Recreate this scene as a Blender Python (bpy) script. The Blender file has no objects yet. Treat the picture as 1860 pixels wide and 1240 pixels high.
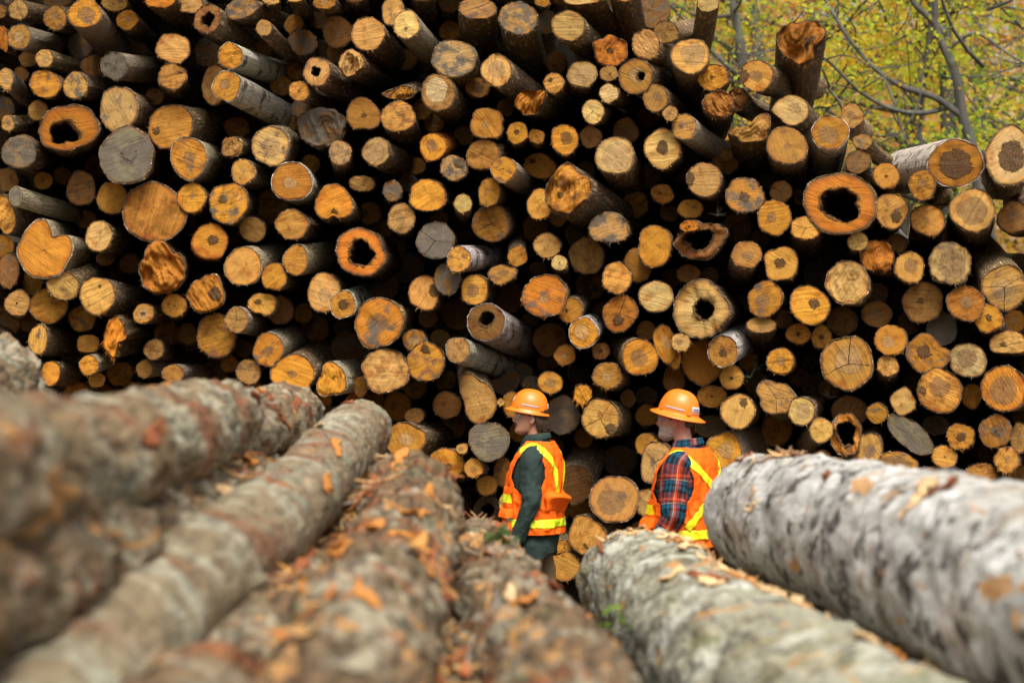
import bpy, bmesh, math, random
from mathutils import Vector, Matrix, Quaternion, noise
R = math.radians
C = bpy.context.scene.collection
scene = bpy.context.scene

# ---------------------------------------------------------------- camera, sky, sun, exposure
F = 3617.0                      # focal length in photo pixels (1860 wide)
CX, CY, CAMZ = 930.0, 620.0, 2.2
cam_d = bpy.data.cameras.new('camera'); cam = bpy.data.objects.new('camera', cam_d); C.objects.link(cam)
cam.location = (0, 0, CAMZ); cam.rotation_euler = (R(90), 0, 0)
cam_d.lens = 70.0; cam_d.sensor_width = 36.0; cam_d.clip_end = 600; cam_d.clip_start = 0.05
cam_d.dof.use_dof = True; cam_d.dof.focus_distance = 14.4; cam_d.dof.aperture_fstop = 2.1
scene.camera = cam
world = bpy.data.worlds.new("World"); scene.world = world; world.use_nodes = True
SUN_EL, SUN_AZ = R(58), R(172)   # azimuth of the sun, clockwise from +Y
wn = world.node_tree.nodes; wl = world.node_tree.links
bg = wn['Background']; sky = wn.new('ShaderNodeTexSky'); sky.sky_type = 'NISHITA'; sky.sun_disc = False
sky.sun_elevation = SUN_EL; sky.sun_rotation = SUN_AZ; sky.dust_density = 6.0; sky.air_density = 1.0; sky.ozone_density = 0.6
hs = wn.new('ShaderNodeHueSaturation'); hs.inputs['Saturation'].default_value = .3   # thin overcast: hardly any blue
wl.new(sky.outputs[0], hs.inputs['Color']); wl.new(hs.outputs[0], bg.inputs[0]); bg.inputs[1].default_value = 0.085
sun_d = bpy.data.lights.new('sun', 'SUN'); sun = bpy.data.objects.new('sun', sun_d); C.objects.link(sun)
sun_d.energy = 1.5; sun_d.angle = R(26); sun_d.color = (1.0, 0.93, 0.82)
sd = Vector((math.sin(SUN_AZ) * math.cos(SUN_EL), math.cos(SUN_AZ) * math.cos(SUN_EL), math.sin(SUN_EL)))
sun.rotation_euler = (-sd).to_track_quat('-Z', 'Y').to_euler(); sun.location = (-6, -10, 20)
vs = scene.view_settings; vs.view_transform = 'Standard'; vs.look = 'None'; vs.gamma = 1.0; vs.exposure = 1.08
scene.render.film_transparent = False
scene.cycles.max_bounces = 6; scene.cycles.use_denoising = True

def P(px, py, D): return Vector(((px - CX) / F * D, D, CAMZ - (py - CY) / F * D))

# ---------------------------------------------------------------- helpers
def tag(o, label=None, cat=None, group=None, kind=None):
    for k, v in (('label', label), ('category', cat), ('group', group), ('kind', kind)):
        if v: o[k] = v
    return o
def empty(name, loc=(0, 0, 0), rz=0.0):
    o = bpy.data.objects.new(name, None); C.objects.link(o); o.location = loc; o.rotation_euler = (0, 0, rz); o.empty_display_size = .1
    return o
def mesh_obj(name, verts, faces, mats, parent=None, smooth=True, uv=None, attrs=None, midx=None, loc=None):
    me = bpy.data.meshes.new(name); me.from_pydata([tuple(v) for v in verts], [], faces)
    for m in (mats if isinstance(mats, (list, tuple)) else [mats]): me.materials.append(m)
    if smooth: me.polygons.foreach_set('use_smooth', [True] * len(me.polygons))
    if midx: me.polygons.foreach_set('material_index', midx)
    if uv:
        l = me.uv_layers.new(name='UVMap'); buf = []
        li = [0] * len(me.loops); me.loops.foreach_get('vertex_index', li)
        for i in li: buf.extend(uv[i])
        l.data.foreach_set('uv', buf)
    for k, vals in (attrs or {}).items():
        n = len(vals[0])
        a = me.attributes.new(k, 'FLOAT_COLOR' if n == 4 else 'FLOAT_VECTOR', 'POINT')
        buf = []
        for v in vals: buf.extend(v)
        a.data.foreach_set('color' if n == 4 else 'vector', buf)
    me.update()
    o = bpy.data.objects.new(name, me); C.objects.link(o)
    if parent: o.parent = parent
    if loc: o.location = loc
    return o
def grid_faces(nr, nc, closed=True, off=0):
    f = []
    for i in range(nr - 1):
        for j in range(nc if closed else nc - 1):
            a = off + i * nc + j; b = off + i * nc + (j + 1) % nc
            f.append((a, b, b + nc, a + nc))
    return f
def sstep(a, b, x):
    t = max(0.0, min(1.0, (x - a) / (b - a))); return t * t * (3 - 2 * t)
def lerp(a, b, t): return a + (b - a) * t
def interp(xs, ys, x):
    if x <= xs[0]: return ys[0]
    for i in range(1, len(xs)):
        if x <= xs[i]:
            t = (x - xs[i - 1]) / (xs[i] - xs[i - 1]); t = t * t * (3 - 2 * t) * .5 + t * .5
            return lerp(ys[i - 1], ys[i], t)
    return ys[-1]
def spline(pts, n):
    out = []; m = len(pts)
    for k in range(n):
        s = k / (n - 1) * (m - 1); i = min(int(s), m - 2); t = s - i
        p0 = pts[max(i - 1, 0)]; p1 = pts[i]; p2 = pts[i + 1]; p3 = pts[min(i + 2, m - 1)]
        out.append([0.5 * ((2 * b) + (-a + c) * t + (2 * a - 5 * b + 4 * c - d) * t * t + (-a + 3 * b - 3 * c + d) * t ** 3) for a, b, c, d in zip(p0, p1, p2, p3)])
    return out
def tube(path, n=24, seg=16, cap=True, up=(0, 1, 0), wob=None):
    """path: (x,y,z,ra,rb) control points -> verts, faces, uv(metres around, along)"""
    pts = spline(path, n) if n else path
    V, Fc, UV = [], [], []; L = 0.0; prev = None
    for i, p in enumerate(pts):
        c = Vector(p[:3])
        t = (Vector(pts[min(i + 1, len(pts) - 1)][:3]) - Vector(pts[max(i - 1, 0)][:3])).normalized()
        u = Vector(up); u = (u - t * u.dot(t)).normalized(); w = t.cross(u)
        if prev is not None: L += (c - prev).length
        prev = c
        for j in range(seg):
            a = 2 * math.pi * j / seg
            d = u * (math.cos(a) * p[3]) + w * (math.sin(a) * p[4])
            q = c + d
            if wob: q = q + d.normalized() * wob(a, L, q)
            V.append(q); UV.append((a * (p[3] + p[4]) * .5, L))
    Fc = grid_faces(len(pts), seg)
    if cap:
        Fc.append(tuple(reversed(range(seg)))); b = (len(pts) - 1) * seg; Fc.append(tuple(range(b, b + seg)))
    return V, Fc, UV
class MB:
    def __init__(s): s.v = []; s.f = []; s.uv = []
    def add(s, V, Fc, UV=None):
        o = len(s.v); s.v += list(V); s.f += [tuple(i + o for i in f) for f in Fc]; s.uv += list(UV) if UV else [(0, 0)] * len(V); return s
    def tube(s, path, **k): return s.add(*tube(path, **k))
    def ell(s, c, r, rot=None, nu=20, nv=12, fn=None):
        V = []; c = Vector(c)
        for i in range(nv + 1):
            th = math.pi * i / nv
            for j in range(nu):
                ph = 2 * math.pi * j / nu
                p = Vector((r[0] * math.sin(th) * math.cos(ph), r[1] * math.sin(th) * math.sin(ph), r[2] * math.cos(th)))
                if fn: p = fn(p)
                if rot: p = rot @ p
                V.append(c + p)
        return s.add(V, grid_faces(nv + 1, nu), [(0, 0)] * len(V))
    def box(s, c, d, rot=None):
        V = []; c = Vector(c)
        for x in (-1, 1):
            for y in (-1, 1):
                for z in (-1, 1):
                    p = Vector((x * d[0] / 2, y * d[1] / 2, z * d[2] / 2)); V.append(c + (rot @ p if rot else p))
        return s.add(V, [(0, 1, 3, 2), (4, 6, 7, 5), (0, 4, 5, 1), (2, 3, 7, 6), (0, 2, 6, 4), (1, 5, 7, 3)])
    def build(s, name, mat, parent=None, smooth=True, attrs=None): return mesh_obj(name, s.v, s.f, mat, parent, smooth, uv=s.uv, attrs=attrs)

# ---------------------------------------------------------------- node helper
class NB:
    def __init__(s, name):
        s.m = bpy.data.materials.new(name); s.m.use_nodes = True; s.t = s.m.node_tree; s.N = s.t.nodes; s.L = s.t.links
        s.b = s.N['Principled BSDF']; s.out = s.N['Material Output']
    def put(s, sock, v):
        if isinstance(v, bpy.types.NodeSocket): s.L.new(v, sock)
        elif v is not None:
            if sock.type == 'RGBA' and len(v) == 3: v = (*v, 1)
            sock.default_value = v
    def math(s, op, a, b=None, c=None, clamp=False):
        n = s.N.new('ShaderNodeMath'); n.operation = op; n.use_clamp = clamp
        for i, v in enumerate((a, b, c)):
            if v is not None: s.put(n.inputs[i], v)
        return n.outputs[0]
    def vmath(s, op, a, b=None):
        n = s.N.new('ShaderNodeVectorMath'); n.operation = op; s.put(n.inputs[0], a)
        if b is not None: s.put(n.inputs[3] if op == 'SCALE' else n.inputs[1], b)
        return n.outputs['Value'] if op in ('LENGTH', 'DOT_PRODUCT') else n.outputs[0]
    def mix(s, f, a, b, mode='MIX'):
        n = s.N.new('ShaderNodeMix'); n.data_type = 'RGBA'; n.blend_type = mode; n.clamp_factor = True
        s.put(n.inputs[0], f); s.put(n.inputs[6], a); s.put(n.inputs[7], b); return n.outputs[2]
    def noise(s, vec, scale=5, detail=4, rough=.55, w=None, dist=0.0):
        n = s.N.new('ShaderNodeTexNoise'); n.noise_dimensions = '4D' if w is not None else '3D'
        s.put(n.inputs['Vector'], vec); s.put(n.inputs['Scale'], scale); n.inputs['Detail'].default_value = detail; n.inputs['Roughness'].default_value = rough
        n.inputs['Distortion'].default_value = dist
        if w is not None: s.put(n.inputs['W'], w)
        return n.outputs['Fac']
    def ss(s, x, a, b):
        n = s.N.new('ShaderNodeMapRange'); n.interpolation_type = 'SMOOTHSTEP'; n.clamp = True
        s.put(n.inputs[0], x); s.put(n.inputs[1], a); s.put(n.inputs[2], b); return n.outputs[0]
    def attr(s, name):
        n = s.N.new('ShaderNodeAttribute'); n.attribute_name = name; return n
    def sep(s, c):
        n = s.N.new('ShaderNodeSeparateXYZ'); s.put(n.inputs[0], c); return n.outputs
    def comb(s, x=0., y=0., z=0.):
        n = s.N.new('ShaderNodeCombineXYZ')
        for i, v in enumerate((x, y, z)): s.put(n.inputs[i], v)
        return n.outputs[0]
    def bump(s, h, strength=.5, dist=.01, normal=None):
        n = s.N.new('ShaderNodeBump'); s.put(n.inputs['Height'], h); s.put(n.inputs['Strength'], strength); n.inputs['Distance'].default_value = dist
        if normal: s.put(n.inputs['Normal'], normal)
        return n.outputs[0]
    def coord(s, w='Object'): return s.N.new('ShaderNodeTexCoord').outputs[w]
    def uv(s): return s.coord('UV')
    def ramp(s, f, stops, const=False):
        n = s.N.new('ShaderNodeValToRGB'); e = n.color_ramp.elements
        if const: n.color_ramp.interpolation = 'CONSTANT'
        while len(e) < len(stops): e.new(.5)
        for el, (p, c) in zip(e, stops): el.position = p; el.color = (*c, 1)
        s.put(n.inputs[0], f); return n.outputs[0]
    def fin(s, col, rough=.8, normal=None, spec=.3, **k):
        s.put(s.b.inputs['Base Color'], col); s.put(s.b.inputs['Roughness'], rough); s.b.inputs['Specular IOR Level'].default_value = spec
        if normal: s.put(s.b.inputs['Normal'], normal)
        for kk, v in k.items(): s.put(s.b.inputs[kk], v)
        return s.m
def plain(name, col, rough=.7, var=.25, scale=30, bump=.3, dist=.004, spec=.3, **k):
    b = NB(name); co = b.coord()
    n = b.noise(co, scale, 5); n2 = b.noise(co, scale * .2, 3)
    f = b.math('ADD', b.math('MULTIPLY', n, var), b.math('MULTIPLY', n2, var))
    c = b.mix(1.0, (*col, 1), b.math('ADD', f, 1 - var), 'MULTIPLY')
    return b.fin(c, rough, b.bump(n, bump, dist) if bump else None, spec, **k)

# ---------------------------------------------------------------- wood and bark materials
def make_cut():
    b = NB('cut_wood'); uvn = b.uv()
    T = b.attr('tint'); H = b.attr('hcol'); p1 = b.attr('par'); p2 = b.attr('par2')
    x1 = b.sep(p1.outputs['Color']); x2 = b.sep(p2.outputs['Color'])
    h, grey, saw, seed = x1[0], x1[1], x1[2], p1.outputs['Alpha']
    Hr, Hx, Hy, crk = x2[0], x2[1], x2[2], p2.outputs['Alpha']
    W = b.math('MULTIPLY', seed, 53.0)
    u = b.sep(uvn)
    n1 = b.noise(uvn, 1.7, 3, .5, W); n2 = b.noise(uvn, 6, 5, .6, W); nf = b.noise(uvn, 22, 4, .6, W)
    off = b.comb(b.math('MULTIPLY', b.math('SUBTRACT', seed, .5), .28), b.math('MULTIPLY', b.math('SUBTRACT', b.math('FRACT', b.math('MULTIPLY', seed, 7.31)), .5), .28))
    rad = b.vmath('LENGTH', b.vmath('SUBTRACT', uvn, off))
    rimr = b.vmath('LENGTH', uvn)
    radn = b.math('ADD', rad, b.math('MULTIPLY', b.math('SUBTRACT', n1, .5), .22))
    # growth rings
    R_m = T.outputs['Alpha']
    ringf = b.math('MULTIPLY', b.math('MULTIPLY', radn, R_m), 420.0)
    ring = b.math('ADD', b.math('MULTIPLY', b.math('SINE', ringf), .5), .5)
    # saw lines: stretched noise in metres, turned by the saw angle
    cs = b.math('COSINE', saw); sn = b.math('SINE', saw)
    ru = b.math('MULTIPLY', b.math('ADD', b.math('MULTIPLY', u[0], cs), b.math('MULTIPLY', u[1], sn)), R_m)
    rv = b.math('MULTIPLY', b.math('SUBTRACT', b.math('MULTIPLY', u[1], cs), b.math('MULTIPLY', u[0], sn)), R_m)
    bend = b.math('ADD', b.math('MULTIPLY', b.math('MULTIPLY', ru, ru), b.math('MULTIPLY', b.math('SUBTRACT', b.math('FRACT', b.math('MULTIPLY', seed, 13.7)), .5), 1.1)), b.math('MULTIPLY', b.math('SUBTRACT', n1, .5), .03))
    sv = b.comb(b.math('MULTIPLY', ru, 2.2), b.math('MULTIPLY', b.math('ADD', rv, bend), 62.0), 0.)
    sl = b.noise(sv, 1.0, 3, .6, W)
    sl2 = b.noise(b.comb(b.math('MULTIPLY', ru, 5), b.math('MULTIPLY', b.math('ADD', rv, bend), 210.0), 0.), 1.0, 2, .6, W)
    col = T.outputs['Color']
    sa = b.math('ADD', .35, b.math('MULTIPLY', b.math('FRACT', b.math('MULTIPLY', seed, 17.9)), .95))
    sls = b.math('MULTIPLY', b.math('SUBTRACT', b.ss(sl, .36, .62), .6), sa)
    tone = b.math('ADD', b.math('ADD', .74, b.math('MULTIPLY', sls, .31)), b.math('MULTIPLY', sl2, .50))
    tone = b.math('ADD', tone, b.math('MULTIPLY', b.math('SUBTRACT', n2, .5), .7))
    tone = b.math('ADD', tone, b.math('MULTIPLY', b.math('SUBTRACT', ring, .5), .10))
    tone = b.math('ADD', tone, b.math('MULTIPLY', b.math('SUBTRACT', nf, .5), .45))
    col = b.mix(1.0, col, tone, 'MULTIPLY')
    # hue drift: browner and oranger zones
    col = b.mix(b.ss(n1, .5, .72), col, b.mix(1.0, col, (.72, .52, .36), 'MULTIPLY'))
    # sapwood rim a little more saturated, cambium line dark
    col = b.mix(b.math('MULTIPLY', b.ss(rimr, .72, .9), .6), col, b.mix(1.0, col, (1.06, .82, .52), 'MULTIPLY'))
    edge = b.math('ADD', rimr, b.math('MULTIPLY', b.math('SUBTRACT', n2, .5), .09))
    col = b.mix(b.math('MULTIPLY', b.ss(edge, .86, .985), .9), col, b.mix(nf, (.05, .026, .012, 1), (.17, .085, .03, 1)))
    # handling dirt and sap stains, each end its own amount
    dn = b.noise(uvn, 2.4, 6, .68, b.math('ADD', W, 9.3)); da = b.math('FRACT', b.math('MULTIPLY', seed, 29.3))
    dm = b.ss(dn, b.math('SUBTRACT', .62, b.math('MULTIPLY', da, .20)), b.math('SUBTRACT', .80, b.math('MULTIPLY', da, .16)))
    col = b.mix(b.math('MULTIPLY', dm, .68), col, b.mix(1.0, col, (.30, .22, .15), 'MULTIPLY'))
    # heartwood disc with an uneven outline
    hr = b.math('ADD', rad, b.math('ADD', b.math('MULTIPLY', b.math('SUBTRACT', b.noise(uvn, 2.6, 2, .5, W), .5), .3), b.math('MULTIPLY', b.math('SUBTRACT', n2, .5), .12)))
    hm = b.ss(b.math('SUBTRACT', h, hr), -.05, .06)
    hc = b.mix(1.0, H.outputs['Color'], b.math('MULTIPLY', tone, b.math('ADD', .72, b.math('MULTIPLY', n2, .7))), 'MULTIPLY')
    col = b.mix(b.math('MULTIPLY', hm, .72), col, hc)
    ringl = b.ss(b.math('ABSOLUTE', b.math('SUBTRACT', h, hr)), .035, .0)
    col = b.mix(b.math('MULTIPLY', b.math('MULTIPLY', ringl, .45), b.ss(h, 0.02, .1)), col, (.09, .04, .015, 1))
    # pith dot
    col = b.mix(b.math('MULTIPLY', b.ss(rad, .05, .02), .6), col, (.07, .035, .015, 1))
    # dark rot spot
    d2 = b.vmath('LENGTH', b.vmath('SUBTRACT', uvn, b.comb(Hx, Hy, 0.)))
    d2 = b.math('ADD', d2, b.math('MULTIPLY', b.math('SUBTRACT', n2, .5), .5))
    rot = b.ss(b.math('SUBTRACT', Hr, d2), -.02, .08)
    col = b.mix(b.math('MULTIPLY', rot, .9), col, b.mix(b.ss(nf, .4, .65), (.022, .012, .006, 1), (.15, .078, .03, 1)))
    # grey weathering in patches
    gm = b.ss(b.math('ADD', n1, b.math('MULTIPLY', b.math('SUBTRACT', n2, .5), .6)), b.math('SUBTRACT', .86, b.math('MULTIPLY', grey, .95)), b.math('SUBTRACT', 1.0, b.math('MULTIPLY', grey, .8)))
    gc = b.mix(nf, (.045, .034, .024, 1), (.20, .165, .12, 1))
    col = b.mix(b.math('MULTIPLY', gm, b.ss(grey, 0.02, .2)), col, gc)
    # specks and drying cracks
    col = b.mix(b.math('MULTIPLY', b.ss(nf, .66, .74), .45), col, (.06, .035, .018, 1))
    cu = b.math('ADD', b.math('MULTIPLY', u[0], b.math('COSINE', b.math('MULTIPLY', seed, 40.))), b.math('MULTIPLY', u[1], b.math('SINE', b.math('MULTIPLY', seed, 40.))))
    cv = b.math('SUBTRACT', b.math('MULTIPLY', u[1], b.math('COSINE', b.math('MULTIPLY', seed, 40.))), b.math('MULTIPLY', u[0], b.math('SINE', b.math('MULTIPLY', seed, 40.))))
    def crack(a, c, w):
        l = b.math('ABSOLUTE', b.math('ADD', c, b.math('MULTIPLY', b.math('SUBTRACT', n2, .5), .16)))
        return b.math('MULTIPLY', b.ss(l, w, w * .35), b.ss(a, -.1, .05))
    ck = b.math('MAXIMUM', crack(cu, cv, .022), b.math('MAXIMUM', crack(b.math('MULTIPLY', cv, -1.), cu, .016), crack(b.math('ADD', cv, b.math('MULTIPLY', cu, -.6)), b.math('ADD', cu, b.math('MULTIPLY', cv, .6)), .016)))
    ck = b.math('MULTIPLY', ck, crk)
    col = b.mix(b.math('MULTIPLY', ck, .92), col, (.012, .008, .005, 1))
    hgt = b.math('SUBTRACT', b.math('ADD', b.math('ADD', b.math('MULTIPLY', sl, .6), b.math('MULTIPLY', sl2, .4)), b.math('MULTIPLY', nf, .35)), b.math('MULTIPLY', ck, 1.5))
    hgt = b.math('SUBTRACT', hgt, b.math('MULTIPLY', rot, b.math('ADD', .6, nf)))
    return b.fin(col, b.math('ADD', .55, b.math('MULTIPLY', n2, .3)), b.bump(hgt, .8, .014), .2)
M_CUT = make_cut()

def make_bark():
    b = NB('log_bark'); A = b.attr('bcol'); co = b.attr('bco').outputs['Vector']; kind = A.outputs['Alpha']
    base = A.outputs['Color']
    long = b.vmath('MULTIPLY', co, (30., 30., 6.)); cross = b.vmath('MULTIPLY', co, (5., 5., 38.))
    f = b.noise(long, 1.0, 5, .6); fr = b.math('ABSOLUTE', b.math('SUBTRACT', f, .5))
    ridge = b.ss(fr, .0, .16)
    fine = b.noise(co, 60, 4, .65); lump = b.noise(co, 7, 4, .6)
    rough_c = b.mix(1.0, base, b.math('ADD', .12, b.math('ADD', b.math('MULTIPLY', ridge, .9), b.math('MULTIPLY', fine, .8))), 'MULTIPLY')
    rough_c = b.mix(b.math('MULTIPLY', b.ss(lump, .55, .7), .6), rough_c, b.mix(fine, (.05, .05, .035, 1), (.24, .23, .18, 1)))
    band = b.noise(cross, 1.0, 4, .6)
    sm_c = b.mix(1.0, base, b.math('ADD', .5, b.math('ADD', b.math('MULTIPLY', lump, .5), b.math('MULTIPLY', band, .55))), 'MULTIPLY')
    sm_c = b.mix(b.ss(b.noise(co, 16, 3, .5), .6, .72), sm_c, b.mix(1.0, base, (.35, .3, .25), 'MULTIPLY'))
    bi_c = b.mix(b.ss(band, .56, .7), base, (.06, .045, .035, 1))
    bi_c = b.mix(b.math('MULTIPLY', b.ss(lump, .52, .64), .85), bi_c, (.11, .055, .03, 1))
    bi_c = b.mix(1.0, bi_c, b.math('ADD', .6, b.math('MULTIPLY', fine, .7)), 'MULTIPLY')
    c = b.mix(b.ss(kind, .2, .3), rough_c, sm_c); c = b.mix(b.ss(kind, .55, .6), c, bi_c)
    hgt = b.math('ADD', b.math('MULTIPLY', ridge, b.math('SUBTRACT', 1.1, kind)), b.math('MULTIPLY', b.math('ADD', fine, b.math('MULTIPLY', band, kind)), .4))
    return b.fin(c, .85, b.bump(hgt, 1.0, .035), .2)
M_BARK = make_bark()

# ---------------------------------------------------------------- ground
def make_ground():
    b = NB('forest_floor'); co = b.coord()
    n = b.noise(co, 1.3, 6, .65); n2 = b.noise(co, 14, 5, .7); n3 = b.noise(co, 45, 3, .6)
    c = b.mix(n2, (.035, .022, .012, 1), (.16, .10, .05, 1)); c = b.mix(b.ss(n, .52, .62), c, (.22, .13, .04, 1))
    c = b.mix(b.ss(n3, .58, .68), c, (.3, .16, .04, 1))
    return b.fin(c, .95, b.bump(b.math('ADD', n2, n3), .8, .04))
def terrain():
    V = []; n = 90
    for i in range(n + 1):
        for j in range(n + 1):
            x = -220 + 440 * j / n; y = -60 + 460 * i / n
            z = noise.fractal(Vector((x * .05, y * .05, 3.1)), 1, 2, 3) * .12
            z += sstep(22, 75, y) * 6.0 + sstep(60, 240, y) * 26
            if abs(x) < 30 and y < 22: z *= .3
            V.append((x, y, z - .03))
    o = mesh_obj('ground', V, grid_faces(n + 1, n + 1, False), make_ground()); tag(o, kind='structure')
terrain()
# ---------------------------------------------------------------- the log pile
TINT = {'A': (.53, .235, .022), 'O': (.49, .170, .014), 'T': (.50, .272, .072), 'P': (.60, .40, .140), 'B': (.25, .112, .026), 'G': (.20, .165, .105), 'D': (.07, .042, .018)}  # D: near-black; dark ends, and painted shade on the deepest ones
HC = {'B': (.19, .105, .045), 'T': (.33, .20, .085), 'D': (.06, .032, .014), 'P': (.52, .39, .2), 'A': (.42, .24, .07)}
BK = {'br': (.46, .315, .18, 0.), 'bd': (.32, .215, .125, 0.), 'bs': (.45, .37, .27, .4), 'bb': (.70, .65, .57, .75), 'bo': (.44, .14, .02, .4)}
def parse_opt(s):
    o = dict(tint=(.4, .25, .1), h=0, hc='', H=(0, 0, 0), hole=None, grey=.06, saw=None, rag=.30, jag=.035, bark='br', sh=None, n=.040, crack=0, sq=False)
    for k, t in enumerate(s.split()):
        if k == 0:
            c = [TINT[x] for x in t]; w = [.62, .38] if len(c) == 2 else [1]
            o['tint'] = tuple(sum(ci[i] * wi for ci, wi in zip(c, w)) for i in range(3))
        elif t.startswith('sh'): o['sh'] = [float(x) for x in t[2:].split(',')]
        elif t == 'sq': o['sq'] = True
        elif t == 'cr': o['crack'] = 1
        elif t in BK: o['bark'] = t
        elif t in ('hB', 'hT', 'hD', 'hP', 'hA'): o['hc'] = t[1]
        elif t[0] == 'h': o['h'] = float(t[1:].split(',')[0])
        elif t[0] == 'H': o['H'] = tuple((float(x) for x in (t[1:].split(',') + ['0', '0'])[:3]))
        elif t[0] == 'o': o['hole'] = tuple(float(x) for x in (t[1:].split(',') + ['0', '0'])[:3])
        elif t[0] == 'g': o['grey'] = float(t[1:])
        elif t[0] == 's': o['saw'] = R(float(t[1:]))
        elif t[0] == 'r': o['rag'] = float(t[1:])
        elif t[0] == 'j': o['jag'] = float(t[1:])
        elif t[0] == 'n': o['n'] = float(t[1:])
    return o
def nz(x, y, z): return noise.noise(Vector((x, y, z)))
def log_geo(px, py, rx, ry, rot, sx, sy, d, opt, rng, length=2.6, lo=False):
    """geometry of one log relative to the middle of its cut end: dict part -> (verts, faces, uv, attrs)"""
    o = parse_opt(opt); D = 15.0 + d + rng.uniform(-.05, .05)
    P0 = P(px, py, D); k = D / F
    P1 = P(px + sx, py + sy, D + 1.2); ax = (P1 - P0).normalized()
    N = 28 if lo else 56; sd_ = rng.random(); S = sd_ * 100
    n = (ax * -.75 + Vector((0, -.35, .03)) + Vector((rng.uniform(-.1, .1), 0, rng.uniform(-.08, .12)))).normalized()
    if o['hole']: o['H'] = (o['hole'][0] + .20, 0, 0)
    cr, sr = math.cos(R(rot)), math.sin(R(rot))
    def outline(a):
        r = 1.0
        if o['sh']:
            q = (a / (2 * math.pi) % 1.0) * 12; i = int(q) % 12; t = q - int(q); p = [o['sh'][(i + m) % 12] for m in (-1, 0, 1, 2)]
            r = .5 * (2 * p[1] + (-p[0] + p[2]) * t + (2 * p[0] - 5 * p[1] + 4 * p[2] - p[3]) * t * t + (-p[0] + 3 * p[1] - 3 * p[2] + p[3]) * t ** 3)
        if o['sq']: r *= 1 + .055 * math.cos(4 * (a - .3 - sd_))
        c, s_ = math.cos(a), math.sin(a)
        r *= 1 + (o['n'] * 1.6 + .02) * nz(c * 1.1 + S, s_ * 1.1, 1.3) * 1.6 + (.014 + o['rag'] * .075) * nz(c * 5 + S, s_ * 5, 7.7) + (.006 + o['rag'] * .06) * nz(c * 14 + S, s_ * 14, 2.2)
        X, Z = r * rx * c, r * ry * s_
        return (X * cr - Z * sr) * k, (X * sr + Z * cr) * k
    outl = [outline(2 * math.pi * j / N) for j in range(N)]
    rm = (rx + ry) * .5 * k
    def dy(x, z): return -(n.x * x + n.z * z) / n.y
    bk = BK[o['bark']]; bj = rng.uniform(.75, 1.25); bcol = (bk[0] * bj, bk[1] * bj * rng.uniform(.93, 1.05), bk[2] * bj * rng.uniform(.88, 1.08), bk[3])
    G = {}
    if ' g' not in opt: o['grey'] = rng.choice((.0, .05, .1, .22, .34))
    # bark tube: rim ring, then rings running back along the axis
    V, A1, A2 = [], [], []
    ls = [-1., 0.] + ([.3, 1.2, length] if lo else [.012, .03, .06, .1, .16, .24, .34, .46, .6, .78, 1., 1.3, 1.7, length])
    taper = rng.uniform(-.01, .05); bumpa = .02 if bk[3] > .3 else .035
    cv = Vector((rng.uniform(-.05, .05), 0, rng.uniform(-.04, .05)))
    jl = [o['rag'] * .07 * max(-.3, nz(math.cos(2 * math.pi * j / N) * 4 + S, math.sin(2 * math.pi * j / N) * 4, 5.)) + .004 * rng.uniform(-1, 1) for j in range(N)]
    brim = .955 if rm > .12 else .94
    for i, l in enumerate(ls):
        for j, (x, z) in enumerate(outl):
            a = 2 * math.pi * j / N
            if l < 0: s, l2 = brim - .01, .012
            elif l == 0: s, l2 = 1.0, -jl[j]
            else: s, l2 = 1 + taper * l + bumpa * nz(math.cos(a) * 2 + S, math.sin(a) * 2, l * 3) + .02 * nz(math.cos(a) * 6 + S, math.sin(a) * 6, l * 9), l
            q = Vector((x * s, dy(x, z) * s, z * s)) + ax * l2 + cv * (max(l2, 0) ** 2 * .35)
            V.append(q); A1.append(bcol); A2.append((math.cos(a) * rm + S * .37, math.sin(a) * rm + S * .11, l2 + S))
    Fb = grid_faces(len(ls), N)
    G['bark'] = (V, Fb, None, {'bcol': A1, 'bco': A2})
    # cut face
    hole = o['hole']
    V, U = [], []
    fs = [0, .2, .4, .58, .74, .86, .93, brim] if not lo else [0, .5, brim]
    if hole: fs = [hole[0] + (brim - hole[0]) * t for t in (0, .12, .3, .5, .7, .86, 1)]
    elif o['jag'] > .05: fs = [brim * (i / 17) ** .8 for i in range(18)]
    jag = o['jag']; sawa = o['saw'] if o['saw'] is not None else rng.uniform(-.6, .6) + (math.pi / 2 if rng.random() < .2 else 0)
    hx, hz = (hole[1] * rx * k, hole[2] * ry * k) if hole else (0, 0)
    inner = []; ja = rng.uniform(-.6, .6); jc, js = math.cos(ja), math.sin(ja)
    for i, f in enumerate(fs):
        for j, (x, z) in enumerate(outl):
            a = 2 * math.pi * j / N; q = f
            xx, zz = x * f, z * f
            if hole:
                w = (brim - f) / (brim - hole[0]); hr = 1 + .55 * nz(math.cos(a) * 1.0 + S, math.sin(a) * 1.0, 9.) + .13 * nz(math.cos(a) * 3 + S, math.sin(a) * 3, 3.) + .04 * nz(math.cos(a) * 14 + S, math.sin(a) * 14, 3.)
                xx = x * lerp(f, hole[0] * hr, w) + hx * w; zz = z * lerp(f, hole[0] * hr, w) + hz * w
            dep = .05 * rm * nz(xx / rm * 2 + S, zz / rm * 2, 4.) + .02 * rm * nz(xx / rm * 8 + S, zz / rm * 8, 4.)
            if jag:
                gx, gz = (xx * jc + zz * js) / rm, (zz * jc - xx * js) / rm
                t1 = nz(gx * 1.3 + S, gz * 1.0, 8.) * 3.2; fl = math.floor(t1); t1 = fl + sstep(.55, .95, t1 - fl)
                dep += jag * rm * (.42 * t1 + .5 * nz(gx * 5.5 + S, gz * 1.1, 8.) + .22 * nz(gx * 10 + S, gz * 3, 3.))
            if hole and i < 2: dep += (.05, .02)[i] * rm * 2 * (1 + nz(math.cos(a) * 5 + S, math.sin(a) * 5, 6.))
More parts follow.
